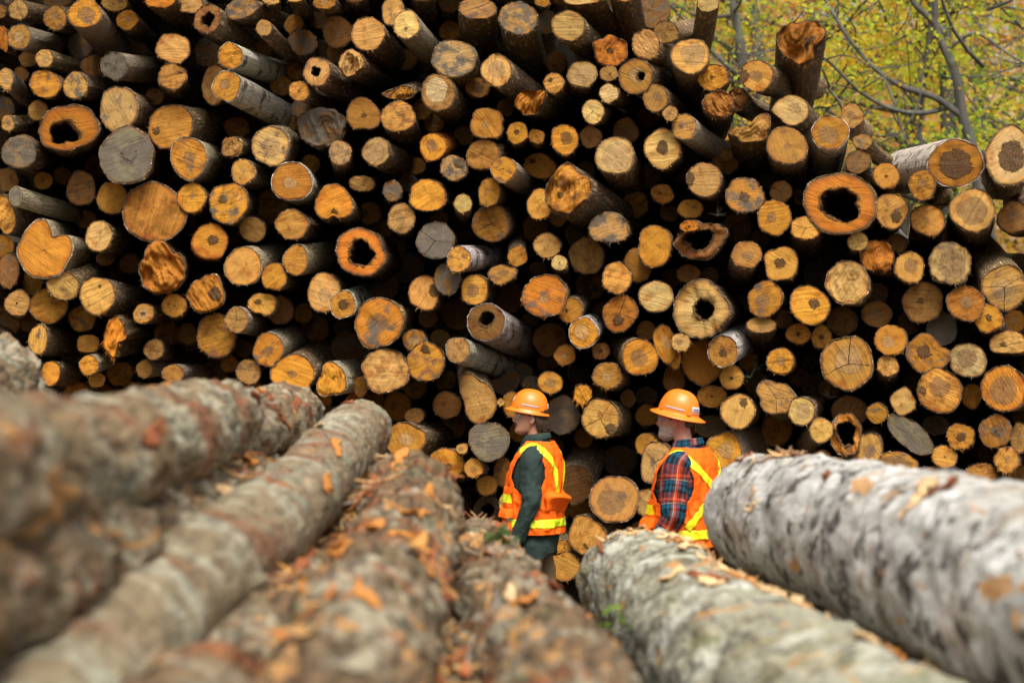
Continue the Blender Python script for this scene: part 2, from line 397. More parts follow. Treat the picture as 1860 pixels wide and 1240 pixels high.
            if f >= brim - 1e-6: dep *= .4
            p = Vector((xx, dy(xx, zz), zz)) + ax * dep
            V.append(p); U.append((math.cos(a) * f, math.sin(a) * f))
            if i == 0: inner.append(p)
    Fc = grid_faces(len(fs), N)
    # loose wood fibres at the rim
    if not lo:
        for t in range(int(o['rag'] * 60 + rng.random() * 3)):
            j = rng.randrange(N)
            if rng.random() < .5 and outl[j][1] > 0: j = (N - j) % N       # most shreds hang from the lower rim
            x, z = outl[j]; e = Vector((x, 0, z)).normalized(); tang = Vector((-e.z, 0, e.x))
            b0 = Vector((x, dy(x, z), z)) * rng.uniform(.93, 1.0); L = rng.choice((.008, .012, .018, .03)) * rng.uniform(.6, 1.2) * (.7 + o['rag'])
            dr = (e * rng.uniform(.0, .7) - ax * rng.uniform(.0, 1) + tang * rng.uniform(-1.2, 1.2) + Vector((0, 0, -.5))).normalized()
            w = rng.uniform(.0008, .0022); i0 = len(V); pv = b0; d2 = dr
            for m in range(4):
                V += [pv - tang * w * (1 - m * .3), pv + tang * w * (1 - m * .3)]; U += [(e.x * .6, e.z * .6)] * 2
                d2 = (d2 + Vector((rng.gauss(0, .35), rng.gauss(0, .35), rng.gauss(-.15, .35)))).normalized(); pv = pv + d2 * L / 3
            for m in range(3): Fc.append((i0 + 2 * m, i0 + 2 * m + 1, i0 + 2 * m + 3, i0 + 2 * m + 2))
    tj = rng.choice((.70, .84, .95, 1.02, 1.08)) * rng.uniform(.94, 1.06); tn = (o['tint'][0] * tj, o['tint'][1] * tj * rng.uniform(.95, 1.05), o['tint'][2] * tj * rng.uniform(.85, 1.15), rm)
    hcx = HC.get(o['hc'] or ('B' if o['tint'][0] < .4 or rng.random() < .4 else 'T'))
    nV = len(V)
    G['cut_face'] = (V, Fc, U, {'tint': [tn] * nV, 'hcol': [(*hcx, 1)] * nV, 'par': [(o['h'], o['grey'], sawa, sd_)] * nV, 'par2': [(o['H'][0], o['H'][1], o['H'][2], o['crack'])] * nV})
    if hole:
        V, A1, A2 = [], [], []
        for l, s in ((0, 1.0), (.03, .97), (.1, .98), (.25, .9), (.5, .8), (.9, .55), (1.0, .02)):
            m = Vector((hx, dy(hx, hz), hz))
            for j, p in enumerate(inner):
                a = 2 * math.pi * j / N
                q = m + (p - m) * (s * (1 + (.22 * nz(math.cos(a) * 4 + S, math.sin(a) * 4, l * 12) if 0 < l < .95 else 0))) + ax * l
                V.append(q); A1.append((.26, .135, .055, 0.)); A2.append((math.cos(a) * rm + S, math.sin(a) * rm, l + S))
        G['cavity'] = (V, grid_faces(7, N), None, {'bcol': A1, 'bco': A2})
    return P0, G
LOGS = """
33 18 18 18 0 38 10 0 TP h.25 n.06|log with knobby pale tan cut end, beside the big amber log
2 21 8 13 0 10 3 0.3 B|log with narrow brown end at the edge, beside the big amber log
101 33 21 25 0 17 7 0.25 AB h.3|log with plain brownish amber end, ragged, beside the big amber log
154 25 32 28 0 52 59 0 A h.5 hB bs|log with large amber end, wide brown heart, above the smooth grey log
208 5 24 17 0 14 10 0.3 T|log with cropped plain tan end, beside the big amber log
231 36 20 18 20 31 28 0.35 A h.3|log with amber oval end half in shade, beside the big amber log
290 0 28 15 0 42 42 0 O bd|log with bright orange end, dark furrowed flank, above the squared tan log
343 7 26 18 0 21 7 0.2 T s20|log with tan end scored by saw, above and beside the rotted grey log
376 35 25 29 -20 62 45 0 B o.45,0,-.05 r.5|log with decayed grey end with rotten cavity, above and beside the squared tan log
439 16 33 19 20 45 21 0.25 TB g.5|log with greyish wide end streaked with dirt, beside the rotted grey log
479 50 15 16 0 42 45 0 T h.5|log with thin end with ringed pith, furrowed bark, above and beside the banded birch log
492 1 16 8 0 7 21 0.3 T|log with sliver of tan end, beside the rotted grey log
536 -5 16 10 0 21 42 0.3 T|log with dark furrowed bark, end mostly cropped, above and beside the banded birch log
589 3 21 15 0 28 28 0.1 A h.3|log with cropped amber end with ring, above the pale wedge log
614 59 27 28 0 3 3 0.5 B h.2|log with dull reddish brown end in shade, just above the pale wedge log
35 67 21 24 0 59 21 0 TA h.4 bs|log with tan end with pale heart, smooth side, beside the big amber log
5 69 9 29 0 10 7 0 O n.15|log with orange sliver end, lobed outline, beside the big amber log
80 106 17 17 0 52 14 0 T h.4|log with small ringed tan end, rough side, below the big amber log
314 87 31 29 0 0 7 0.05 T sh1.05,1.1,.95,.95,1,1,1,1,.95,1,1.1,1.1 s0|log with squared tan end with split corner, below and beside the rotted grey log
312 139 27 24 0 0 17 0 AT s15 H.12,.55,.3|log with tan amber end with white knot scar, just below the squared tan log
207 120 24 26 0 69 10 0 G g.5 bs s80|log with weathered grey round end and smooth flank, just above the large pale-grey log
418 101 23 24 0 66 28 0 A s10 bb|log, amber end on banded birch trunk, just above the square-hearted birch log
390 153 24 38 0 10 7 0.4 TB|log with tall dull tan end tucked behind another, beside the square-hearted birch log
411 156 27 28 0 90 45 0 A h.35 hB n.02 sq bb|log with amber end with square brown heart, just below the banded birch log
83 153 28 27 0 28 14 0 A g.3 r.3|log with amber end with greyed frayed rim, above the torn hollow log
137 156 23 26 0 38 10 0.05 T g.45 s10|log with tan end smudged with grey, just above the torn hollow log
10 144 14 20 0 38 28 0 T h.4 bs|log with tan oval end with brown heart, smooth, above and beside the torn hollow log
38 135 14 13 0 7 7 0.9 B h.3|
69 201 18 19 0 14 7 0.2 BT r.4|log with small brownish end with frayed rim, above and beside the torn hollow log
121 236 50 45 0 14 21 0 O o.46,-.17,-.2 n.12 r.4 sh1.1,1.15,1.0,.9,.85,.95,1.1,1.05,.95,.95,.9,.95|log with hollow orange end with torn flap, beside the large pale-grey log
215 198 36 43 0 35 14 0.05 TP g.4|log with large pale end with greyed rim, just above the huge grey log
229 283 50 52 0 21 7 -0.05 G H.28,.1,.05 s20 g.5|log with huge grey sawn end, black heart, just below the large pale-grey log
309 229 39 43 -35 55 7 0.1 AB H.18,-.4,-.5 s45|log with brown slanted oval end with rot pocket, above and beside the huge grey log
342 288 33 40 0 38 10 0 A g.35 h.3 bs r.3|log with amber and grey end, crusty rim, above the broad fan-sawn log
35 276 31 31 0 35 14 0 GB g.5|log with dark grey-brown round end, smooth, below and beside the torn hollow log
14 225 13 15 0 45 3 0.05 T h.4 r.3 n.1|log with small knotty tan end, beside the torn hollow log
421 267 19 21 0 21 0 0.1 T j.4 n.1|log with little torn tan end, greenish bark, beside the pale ringed log
491 265 35 37 0 21 -3 0 P h.45 hT|log with pale end with ringed centre, just above the bright amber log
442 312 23 24 0 31 17 0.05 TA h.2 bs|log with tan end with clean bark, short, below and beside the pale ringed log
529 329 37 36 0 24 14 0 AO h.3 bb s10|log with large bright orange-amber clean end, just below the pale ringed log
586 231 43 38 0 21 14 0.2 B g.6 j.3 r.6 n.08|log with wide crumbling brown end, mossy centre, beside the shield-shaped log
543 165 19 20 0 38 10 0 AT H.12|log with small amber end with dark pith, above the crumbling brown log
576 130 26 28 0 62 38 0 T o.3,-.1,0 r.4|log with rough end with rotten pith hole, beside the pale wedge log
605 371 36 38 0 21 21 0 AO sh1,1,1.02,1,1,.98,1,.95,.85,.55,.8,1 H.25,.1,-.55|log with amber end with notch at bottom, below and beside the bright amber log
414 369 37 38 0 24 14 0.05 A H.25,-.3,.2 g.4 r.3|log with amber end, black rot spot, dark edge, just above the black-stained log
347 359 27 27 0 14 10 0 A h.2 hB s5|log with small round amber end, brown dot, beside the broad fan-sawn log
279 385 58 54 0 7 3 0.05 AB s75 g.15|log with broad brown-amber end, fanned saw marks, just above the splintered log
204 359 28 31 0 7 7 0.15 AB s30|log with brownish amber end in half shade, beside the broad fan-sawn log
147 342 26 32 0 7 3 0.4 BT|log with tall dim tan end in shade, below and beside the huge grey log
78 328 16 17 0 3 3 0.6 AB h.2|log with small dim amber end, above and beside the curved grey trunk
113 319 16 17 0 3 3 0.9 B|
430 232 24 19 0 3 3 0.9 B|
29 357 13 19 10 118 38 -0.1 G g.5 bs|log, curved grey-barked trunk seen from its side, above the wedge-notched log
10 390 18 36 10 52 0 0.05 TA s50 j.15|log with split tan end with diagonal grain, cropped, just below the curved grey trunk
572 99 33 28 0 3 3 1.2 D|
645 -10 21 15 0 14 38 0.3 T|log with dark bark trunk with end cropped off, above and beside the smooth pale trunk
669 62 31 32 -20 35 38 0.1 T s30|log with big plain tan end, slanted saw grain, just above the pale wedge log
714 21 21 28 0 10 10 0.25 T s40|log with tan end peeping from behind, just above the smooth pale trunk
739 45 24 28 0 49 62 0 P g.35 bs s10|log with pale end smudged dark, smooth trunk, above and beside the pale wedge log
766 -10 24 15 0 10 52 0.5 B bd|log with shadowed trunk with end out of view, just above the smooth pale trunk
867 16 36 21 0 0 76 0.1 TB h.1 bd|log with wide reddish tan end over dark bark, beside the blunt frayed log
943 33 36 29 0 10 69 0 T g.5 s20 r.4 sh1,.98,1,1.05,1.05,1,1,1,1,1.05,1.1,1.05|log with blunt weathered end with fraying lower lip, beside the clean peach log
985 3 14 10 0 3 10 0.3 A|log with sliver of amber end, above and beside the blunt frayed log
1033 47 31 28 0 45 45 0 TP h.1|log with clean peach-tan end, furrowed side, above and beside the ragged orange log
1058 -3 36 12 0 28 45 0 P bd|log with pale crescent above dark bark, just above the clean peach log
1134 -14 28 18 0 10 59 0.1 T bd|log with thick dark trunk whose end is cropped, above the ragged orange log
642 116 26 24 0 38 24 0 PA j.5 sh.9,.8,.9,1,1.1,1.1,1,1.05,1.05,.8,.65,.8|log with pale split wedge-shaped end, above the shield-shaped log
825 107 42 35 0 21 42 0.05 TG g.5|log with large smudged grey-tan end, just above the pale-disc log
902 128 28 32 20 62 45 0 PA h.5 s60|log with tall pale end with crescent band, above and beside the leaning wedge log
867 159 23 19 0 0 14 0.4 BA h.5 hD|log with shaded end with wide dark heart, below and beside the crescent-banded log
1058 135 29 25 0 0 24 0 P h.5 hT|log with yellowish pale oval end, brown ring, below and beside the ragged orange log
1006 151 20 19 0 21 24 0 TA H.25,-.3,.3 r.3|log with tan end with rot at upper rim, above and beside the leaning wedge log
1106 133 17 15 0 7 10 0.05 T h.2 hD|log with small pale end with dark pith, just below the ragged orange log
1108 92 33 31 0 3 7 0.1 O H.22 j.2 r.3 sh.95,1.0,.85,1.05,.8,1.05,.95,.95,.9,.9,.95,1.05|log with orange ragged five-sided end, dark heart, just above the off-centre holed log
1174 81 26 28 0 31 31 0 T j.12 r.6|log with rough tan end with frayed edges, just above the off-centre holed log
1210 59 23 21 0 21 3 0.25 TB|log with dull tan end at skyline, above the off-centre holed log
1155 139 31 33 0 35 -3 0 TA o.22,.38,0 h.6|log with tan end with off-centre black hole, just below the ragged orange log
796 168 32 33 0 31 35 0 T h.65 hP|log with tan end with pale inner disc, above the orange-flanked log
723 170 26 19 0 28 -14 0.1 A j.4 sh1.1,1.1,.9,.65,.55,.6,1.15,.8,.65,.6,.65,.9|log with triangular split amber end, beside the pale-disc log
661 208 32 32 0 7 7 0.1 AB H.16,0,-.05 sh1.0,.95,.95,1,1,1,1,1,.95,.8,.95,1|log with shield-shaped brown-amber end, dark pith, beside the crumbling brown log
723 212 32 29 0 14 38 0.05 TA g.3 s15|log with amber end smeared grey, flaky, beside the shield-shaped log
964 187 26 33 -30 52 21 0 OA j.6 bd sh.8,1,1.15,.8,.7,.9,1.1,1.1,.8,.7,.7,.8|log, split orange wedge leaning over, below and beside the crescent-banded log
884 225 32 28 0 10 14 0.05 AB h.2 g.2 sq|log with waxy flattened amber-brown end, below and beside the leaning wedge log
940 241 19 21 0 3 21 0.1 A H.25,-.1,.1|log with small amber end, dark split pith, just below the leaning wedge log
974 247 15 14 0 0 21 0.2 AB H.12 n.08|log with little pointed brown end, below the leaning wedge log
1026 253 26 28 0 0 10 0 A h.42 hD|log with round amber end, dark squared heart, above the spiked broken log
1073 248 21 21 0 3 3 0.3 BT|log with dull brown end with stub on top, above the large pale sawn log
1077 203 21 24 0 28 7 0 P cr|log with pale end with crossing hairline cracks, below the yellow-pale oval log
1106 170 18 18 0 42 17 0 P s15|log with small cream end, rough-barked side, below and beside the off-centre holed log
1191 177 24 26 0 38 21 0 TA h.35 hB s60|log with tan end with brown heart, grooved, just below the off-centre holed log
1217 206 14 14 0 3 3 -0.05 T h.3|log with little round tan end, above the star-hearted log
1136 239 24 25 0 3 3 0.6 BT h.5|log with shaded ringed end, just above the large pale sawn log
617 277 21 23 0 7 28 0.05 PT s25|log with cream end, saw grain, blunt, just below the crumbling brown log
683 276 25 26 0 45 28 0 P h.62 hT|log with pale double-ringed end, craggy bark, below the shield-shaped log
786 267 25 27 0 31 -3 0 A h.42 hB bo|log with amber end, brown heart, stripped orange flank, above the teardrop log
652 264 12 14 0 3 3 0.9 D|
824 305 25 24 0 7 7 0.05 TP H.4,.4,.35 g.45|log with cream end with black rot patches, below and beside the orange-flanked log
877 281 31 29 0 35 7 0.1 AT s-25 r.2|log with amber-tan end with diagonal grain, beside the orange-flanked log
914 307 24 24 0 42 28 -0.05 A bs H.06|log with light amber end, smooth grey side, beside the spiked broken log
981 302 31 24 -15 21 7 0.6 AB H.2,-.5,.2|log with shaded oblong end with knot, above and beside the spiked broken log
1117 284 37 36 0 21 38 0 P s-35 h.7|log with large pale sawn end, rough bark, beside the star-hearted log
1203 269 33 37 0 10 10 0 TP H.35,0,.05|log with peach end with dark star heart, beside the large pale sawn log
657 333 24 16 0 7 7 0.2 TB g.3|log with half-hidden dirty tan end, above and beside the notched amber log
713 347 17 19 0 7 3 0.1 B g.5 r.8|log with small frayed brown end, splinters below, beside the teardrop log
779 354 34 31 0 17 -3 0 A s30 sh1,1,1,1,1,.98,1,1.2,1.0,.95,.98,1|log with teardrop amber end with saw grain, above the round grey-brown log
841 369 17 18 0 0 28 0 P s80|log with thin pale upright end, beside the teardrop log
888 350 21 26 0 21 7 0.1 AB s-30|log with brown end with slanted saw lines, beside the teardrop log
893 406 34 36 0 17 0 0.2 AB cr r.3|log with brown end with long black crack, above the white-collared log
980 371 24 28 0 3 3 0.15 AT s30|log with half-covered amber end, below and beside the spiked broken log
1030 347 42 43 0 69 42 -0.05 AB j.5 H.14,-.25,-.15 r.5 g.3 sh1.0,1.1,1.0,1.3,.95,.9,1,1.1,1.05,1,.95,.95|log with broken brown end with tall spike, above and beside the dome-shaped log
1203 352 21 18 -20 7 7 0.4 AB H.2,-.2,0|log with shaded oval amber-brown end, below the star-hearted log
728 397 25 28 0 10 14 0 T h.3 r.3|log with tan end with thick bark edge, below and beside the teardrop log
919 194 16 16 0 3 3 0.8 B|
1286 7 20 16 0 -7 59 0 P r.4|log, short upright trunk, pale end, above the black-sided log
1255 101 35 34 0 0 52 0 T h.6|log with large plain tan end at skyline, beside the off-centre holed log
1295 140 29 24 0 7 7 0.1 A H.14,-.05,0 r.4 j.1|log with amber end, dark pith, broken edge, beside the black-sided log
1305 189 29 26 0 3 21 0.05 BO j.35 r.7|log with rough rusty brown broken end, above and beside the horned split log
1338 180 21 21 0 14 14 0.25 B j.5 r.6|log with dark splintered stub, just below the black-sided log
1373 137 30 30 0 45 21 0 TA h.35 hB H.5,-.9,0|log with tan end, ringed heart, blackened side, above and beside the nibbed pale log
1456 76 41 41 0 -7 69 0.1 OB j.5 r.9 H.3,.35,-.1 bd sh1.0,1.2,1.1,.95,1.0,1.1,1.0,1.0,.95,1.05,1.0,.6|log with tall orange broken end, hooked outline, above and beside the black-sided log
1366 239 33 25 0 7 59 0.05 TB j.3 bd sh.9,1.1,1.6,.7,.5,.8,1.35,1.0,.85,.75,.8,.9|log with horned split end, beside the honey log
1440 199 31 28 0 21 21 0.05 P h.35 hT sh1,1,1,1,1,1,1.25,1,1,1,1,1|log with pale end with pointed nib, just above the honey log
1430 264 37 36 0 3 35 0 AT h.15 s-70|log with large smooth honey-coloured end, just below the nibbed pale log
1508 241 34 31 0 -7 45 0.05 A h.5 hB bb r.3|log with amber end, wide brown heart, white flank, beside the honey log
1548 210 21 24 0 0 24 0.3 T h.35 hB|log with tan end with brown heart peeping up, beside the nibbed pale log
1567 257 18 15 0 17 24 0.1 T h.2|log with small flat tan end at skyline, above the massive hollow log
1558 294 24 21 0 0 14 0.1 BT h.2|log with dull brown end, faint rings, just above the massive hollow log
1243 231 23 24 0 52 45 0 TA H.1,-.3,.1 bs|log with tan end, dark pith, long smooth trunk, above and beside the star-hearted log
1610 319 25 24 0 -10 17 0.05 AT H.16|log with round amber end, dark centre spot, above and beside the massive hollow log
1676 335 24 29 0 7 3 -0.1 A h.32 hB s10 r.3|log with amber oval end under peeling white bark, below and beside the wide birch-barked log
1735 298 52 44 0 -42 7 0.05 AO H.62 hB s5 bb|log with wide amber end, jagged brown heart, birch bark, beside the massive pale log
1834 284 45 54 0 -10 21 0 P H.55,.1,0 hB|log with massive pale end with brown star heart, beside the wide birch-barked log
1525 369 64 57 -10 14 10 -0.05 O o.48,.02,-.03 n.04|log, massive hollow ring of orange wood, above the porous-hearted log
1619 383 31 33 0 -7 17 0.05 TA H.35,.3,-.3 g.3|log with tan end with rotten brown corner, beside the massive hollow log
1685 400 31 29 0 0 21 0.05 AT h.15|log with plain dusty amber end, above the rough-cored log
1768 383 42 40 0 0 24 0 T h.62 hB|log with large tan end with wide brown heart, just below the wide birch-barked log
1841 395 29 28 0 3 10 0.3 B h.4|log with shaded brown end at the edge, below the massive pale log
1279 326 32 33 0 10 17 0 PA s0 H.5,-1,.1|log with pale end, level saw lines, blackened rim, below and beside the star-hearted log
1352 354 35 33 0 7 10 0.05 AB g.45 H.3,0,-.1 r.6|log with dirty brown end with frayed top, above and beside the rotten shell log
1419 348 21 21 0 3 3 0.4 BT cr|log with shaded tan end, single crack, beside the massive hollow log
1406 395 31 33 0 3 10 0 A h.25 hB r.35|log with round amber end with shredded edge, above the oval-hearted log
1463 414 28 23 0 7 42 -0.02 AT cr sh1.1,.9,1,1,1,1,1,1,1,1,1,1|log with domed tan end with diagonal split, below and beside the massive hollow log
1253 378 24 18 0 7 7 0.3 AB n.08|log with shaded leaf-shaped brown end, just above the rotten shell log
81 453 52 52 0 45 7 0 AO sh1.05,.95,.55,1.1,1.05,1.0,1.05,1.0,1.05,1.05,1.05,1.05 g.15 bs|log with orange end with deep wedge notch, below the curved grey trunk
179 429 25 28 0 38 17 0 PT s20 r.3|log with striped pale end, shaggy bark, beside the wedge-notched log
192 470 17 13 0 3 3 0.7 B|
381 439 33 34 0 -7 14 0 AO H.3,.15,.1 hD bo|log with orange-rimmed end, black stained heart, above and beside the splintered log
458 416 24 24 0 14 -3 0.2 BT s-20|log with dull brown end with thick rim, beside the black-stained log
531 408 29 29 0 31 7 0 TA g.2 s20 n.06|log with tan end, lumpy outline, long grain, just above the speckled grey trunk
295 487 48 51 0 21 -7 0.05 OB j.6 r.6 sh.9,.9,.75,1.0,1.0,.85,.95,1.0,.95,.9,1.0,.95|log with torn splintered orange-brown end, just below the broad fan-sawn log
442 484 35 34 0 52 -7 0 TA s40 bs|log with round tan end with speckled grey flank, below and beside the black-stained log
497 503 24 26 0 31 3 0 A H.06 s35|log with clean golden end, orange patch on bark, below and beside the speckled grey trunk
536 472 23 28 0 59 -3 0 AB bs g.2|log, narrow brown end on speckled grey trunk, beside the hollow ring log
376 533 33 36 0 10 -3 0 OA H.4,.45,0 j.25 r.6 n.1|log with ragged orange end with crumbly pale pith, below and beside the splintered log
588 531 32 38 0 21 3 0.05 T h.35|log with tall pale tan end, faint cracks, below the speckled grey trunk
114 519 29 28 0 52 -21 0 PA s-40 r.3|log with cream end with crossing saw cuts, just below the wedge-notched log
177 536 33 35 0 62 10 0 T H.1,.1,.5 s25|log with smooth tan end, rough dark trunk, below and beside the wedge-notched log
31 550 23 24 0 3 3 0.1 TB H.1|log with plain tan end, dark dot, below the wedge-notched log
87 555 33 33 0 7 3 0.1 AB s10|log with brown sawn end, wide, shadowed, below the wedge-notched log
149 578 24 26 0 3 3 0.4 AB|log with dim amber-brown end below others, just below the smooth tan log
14 491 19 33 0 10 -3 0.2 B g.4 r.4|log with dark bark-covered end, cropped, below and beside the wedge-notched log
260 569 19 19 0 35 3 0 AT H.22 h.6|log with small amber end, grey heart, below the splintered log
317 555 23 21 0 10 7 0.1 AT H.06 r.3|log with small plain tan end, hairy rim, just below the splintered log
430 581 21 24 0 42 7 -0.05 T cr bs|log with tan end with hairline crack, grey trunk, above and beside the plain golden log
477 550 25 21 0 21 10 0.05 AT H.25,-.3,.1 n.1 r.4|log with small lumpy amber end with knot, below the speckled grey trunk
510 564 24 26 0 7 3 0.4 B|log with shaded rusty brown end, below the speckled grey trunk
392 609 36 40 0 10 3 0.1 AB g.25|log with large brown smudged end, below the splintered log
69 616 17 28 0 49 7 0.05 TA g.4 r.5|log with narrow crumbly end, cracked bark, below and beside the smooth tan log
160 624 20 18 0 3 3 0.3 AB sq|log with squat brown end with dark stripe, below the smooth tan log
208 612 21 38 0 42 -7 0.05 OA j.3 r.9 sh1,1,1,1,1,.9,.9,1,1,1.05,.6,.5|log with shaggy broken orange end, just below the smooth tan log
161 663 18 19 0 38 -7 0 A bs s10|log, small golden end on pale trunk, below the smooth tan log
279 635 18 19 0 21 3 0.2 TB cr|log with small brown end, black crack, below the splintered log
262 670 15 17 0 52 -5 0.3 BT bs|log, thin dim end on long grey trunk, below the smooth tan log
314 678 20 17 0 45 -2 0.05 AT bs s-50|log with half-hidden golden end, grey flank, below the splintered log
175 690 16 14 0 3 0 0.3 AB|log with dim brown scrap of end, below the smooth tan log
487 635 29 32 0 45 -14 0.05 AO h.3 s50 bs|log with reddish amber end, dark cracked rim, just above the plain golden log
532 680 40 36 0 42 -21 0 A h.2|log with large plain golden end at pile foot, beside the fan-split log
451 675 24 24 0 3 0 0.1 TB g.35 r.3|log with small dusty brown end, beside the plain golden log
602 687 28 31 0 52 -3 0 A s70 j.2 bs sh1.05,.9,.85,1.0,1.0,.75,.85,1.1,1.2,1.0,1.15,1.2|log with fan-shaped split golden end, beside the plain golden log
433 543 16 14 0 3 3 1 D|
92 678 17 23 0 38 0 0.05 AO|log, orange end half behind mossy trunk, below the smooth tan log
347 619 17 17 0 3 3 1.2 D|
655 460 47 43 0 21 7 0 O o.5,.08,-.02 r.4 n.06|log, hollow orange ring, black cavity, below the notched amber log
623 553 24 26 0 35 -7 -0.02 AB H.4 bb r.4|log with brown end with dark heart, whitish bark, above and beside the grey-stained orange log
790 437 35 35 0 14 7 0.05 G g.6 cr|log with round grey-brown end, faint crack, above and beside the white-collared log
833 471 23 24 0 62 -3 -0.05 AT g.3 bb r.4|log with amber end with torn white collar, below and beside the round grey-brown log
910 498 25 18 0 10 0 0 AT h.35 hB sh1.1,1.15,.9,.95,1,1,1,1,1,1,.9,1.0|log with small tan end with side knob, above and beside the torn-crowned orange log
940 465 18 19 0 0 -21 0.2 AB|log with shaded brown end, arched top, above the torn-crowned orange log
994 446 24 24 0 10 3 0.05 T H.05 s30|log with neat round tan end, pinprick pith, just above the creamy disc log
1016 477 15 15 0 7 21 -0.05 P H.12|log with small creamy disc, black pith, just above the torn-crowned orange log
1065 465 31 35 0 7 3 0.3 TB s-70|log with big shaded tan end, vertical grain, just below the dome-shaped log
1105 416 37 32 0 7 3 0 T g.45 r.8 sh1,1,.98,.98,.98,1,1.05,1,.85,.8,.85,1.0|log with dome-shaped weathered end, peeling fibres, beside the rounded-triangle log
1120 505 28 29 0 10 3 0 AT s-15 r.5 sh.95,.95,1,1,1,1,1,1,1,1,1,.95|log with golden end, splintered top, side split, above and beside the bleached cream log
1189 446 32 39 0 10 3 0 A s35 r.3 sh.98,1,.95,1,.95,.95,.9,1.05,1.05,1,1.05,1.0|log with tall rounded-triangle golden end, beside the rotten shell log
1158 481 29 33 0 3 3 0.3 AB|log with shaded amber crescent, just below the rounded-triangle log
770 533 29 32 0 21 7 0.1 TA H.4,.7,.2 s50|log with tan end, one side blackened, above and beside the grey-stained orange log
812 507 25 29 0 7 3 0.1 B g.5 r.6|log with dark smudged end with splinters, just below the white-collared log
862 527 26 28 0 21 3 0.05 AT h.42 hB|log with golden end, soft brown heart, shaded side, just above the hollow birch log
988 538 42 40 0 14 -3 0 O h.2 s-25 r.5 sh1,1.05,1.05,1,.98,1,1,1,1,1,1,1|log with large orange end with torn bark crown, just below the creamy disc log
1036 564 23 24 0 21 -14 0.1 AB H.14,-.3,0 r.4|log with brownish end with black pith, below and beside the torn-crowned orange log
1059 604 28 29 0 14 -10 -0.02 A h.5 s-25 bb r.3|log with bright golden end, slanting cuts, birch rim, below and beside the torn-crowned orange log
1125 569 33 33 0 7 3 0.1 OA H.3,-.05,-.35 n.05 cr|log with orange-brown end, rotten low heart, below and beside the bleached cream log
1191 538 31 29 0 0 7 0 P s-15 g.15 r.3|log with bleached cream end, wavy surface, beside the pale rotten log
883 585 34 36 0 66 38 0 B o.36,.02,.2 bb|log with brown end with black rot hole, birch trunk, above the slender sloping birch
688 586 45 45 0 21 0 0 OA g.4 h.4 sh1,1,1,1,1,1.02,1.0,1.05,1.1,1.0,.95,1.0|log with large orange end, grey stained corner, just above the fuzzy straw log
754 618 23 21 0 7 3 0.2 AB h.4|log with shaded ringed amber end, below and beside the grey-stained orange log
773 657 35 36 0 10 0 0.05 AB g.35 H.25,0,.6 s25|log with large brown end blackened at top, beside the fuzzy straw log
831 635 23 24 0 76 31 -0.1 T s75 bb|log with pale clean end of slender sloping birch, below and beside the hollow birch log
699 673 43 40 0 10 3 0 T j.08 r.7 sq|log with big fuzzy straw-coloured end, just below the grey-stained orange log
655 701 14 20 0 3 0 0.25 AB|log with half-hidden brown end, below and beside the fuzzy straw log
870 727 35 39 0 -10 -42 0.05 TB s10 sh.95,.9,.9,.95,1.45,1.2,.85,.9,1,1.05,1.1,1.05|log with pear-shaped flared tan end, just above the dark grey disc log
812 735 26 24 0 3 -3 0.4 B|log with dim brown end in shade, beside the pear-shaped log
753 754 19 14 0 14 0 0.3 BT|log with small flat dim end, just above the wide golden log
910 730 7 7 0 0 0 0.1 T h.4|log with tiny branch end, beside the pear-shaped log
1000 616 31 31 0 3 0 0.7 B|
1026 645 20 19 0 7 0 0.3 AB h.25|log with shaded amber end, faint pith, just below the bright slant-cut log
1091 637 17 16 0 3 -3 0.2 B H.22|log with little dark-pithed brown end, just below the bright slant-cut log
1103 682 28 25 0 21 7 0.05 AT r.6 h.3|log with amber end with fringe of fibres, below and beside the glowing amber log
1162 649 32 34 0 -24 -7 -0.05 AO h.45,-.05,-.08 hB|log with glowing amber end with brown disc heart, above the bearded man's helmet
1209 624 21 37 15 7 3 0.1 A h.35 s-60|log with tall leaf-shaped golden end, above and beside the glowing amber log
1174 600 18 19 0 3 0 0.4 B|log with dim brown end, tucked away, just above the glowing amber log
999 694 23 21 0 3 0 0 A h.42 hB r.5|log with round golden end, dark ring, frayed below, just above the moustached man's helmet
1058 716 17 19 0 3 -3 0.05 AO j.15 r.9|log with little bristly orange end, just above the Y-cracked log
1091 760 35 34 0 28 0 0 T H.3,.5,-.5 cr g.2|log with large tan end, Y-shaped crack, above and beside the chest-high pale log
1020 754 33 36 0 7 0 0.35 GB g.5|log with large dark weathered end, beside the moustached man's helmet
929 734 17 26 0 3 0 0.3 AB|log with amber-brown end behind orange helmet, beside the moustached man's helmet
1141 723 14 17 0 3 0 0.7 B|
964 699 17 16 0 7 -3 0.5 D r.8|log with dark shaggy stub, just above the moustached man's helmet
978 487 17 13 0 3 0 0.7 D|
822 588 31 38 0 3 0 1.2 D|
1047 425 21 21 0 3 0 0.8 D|
1068 526 19 14 0 3 0 1 D|
1051 678 21 17 0 3 0 1 D|
1268 436 48 34 10 16 4 0 B o.55,0,.05 r.9 j.3 n.1|log with rotten hollow shell with crumbling rim, beside the rounded-triangle log
1252 410 18 11 0 16 0 -0.1 O H.15 j.2|log with small orange knotty stub, just above the rotten shell log
1357 462 29 26 0 -16 44 0 AT h.35 hB n.04 r.4|log with golden end, brown heart, torn nub, beside the oval-hearted log
1418 479 32 32 0 4 12 0 AT H.32,-.05,.05 hB s-30 sq|log with squarish golden end, dark oval heart, above the bumpy golden log
1250 497 22 17 0 4 0 0.4 B h.4|log with shaded flat brown end, just above the pale rotten log
1270 561 52 54 0 24 4 -0.02 P o.34,.2,-.02 j.3 r.6 n.05|log with large pale rotten end, jagged cavity, beside the bleached cream log
1236 621 18 18 0 8 0 -0.05 TP h.3 r.4|log with small pale knobby end, just below the pale rotten log
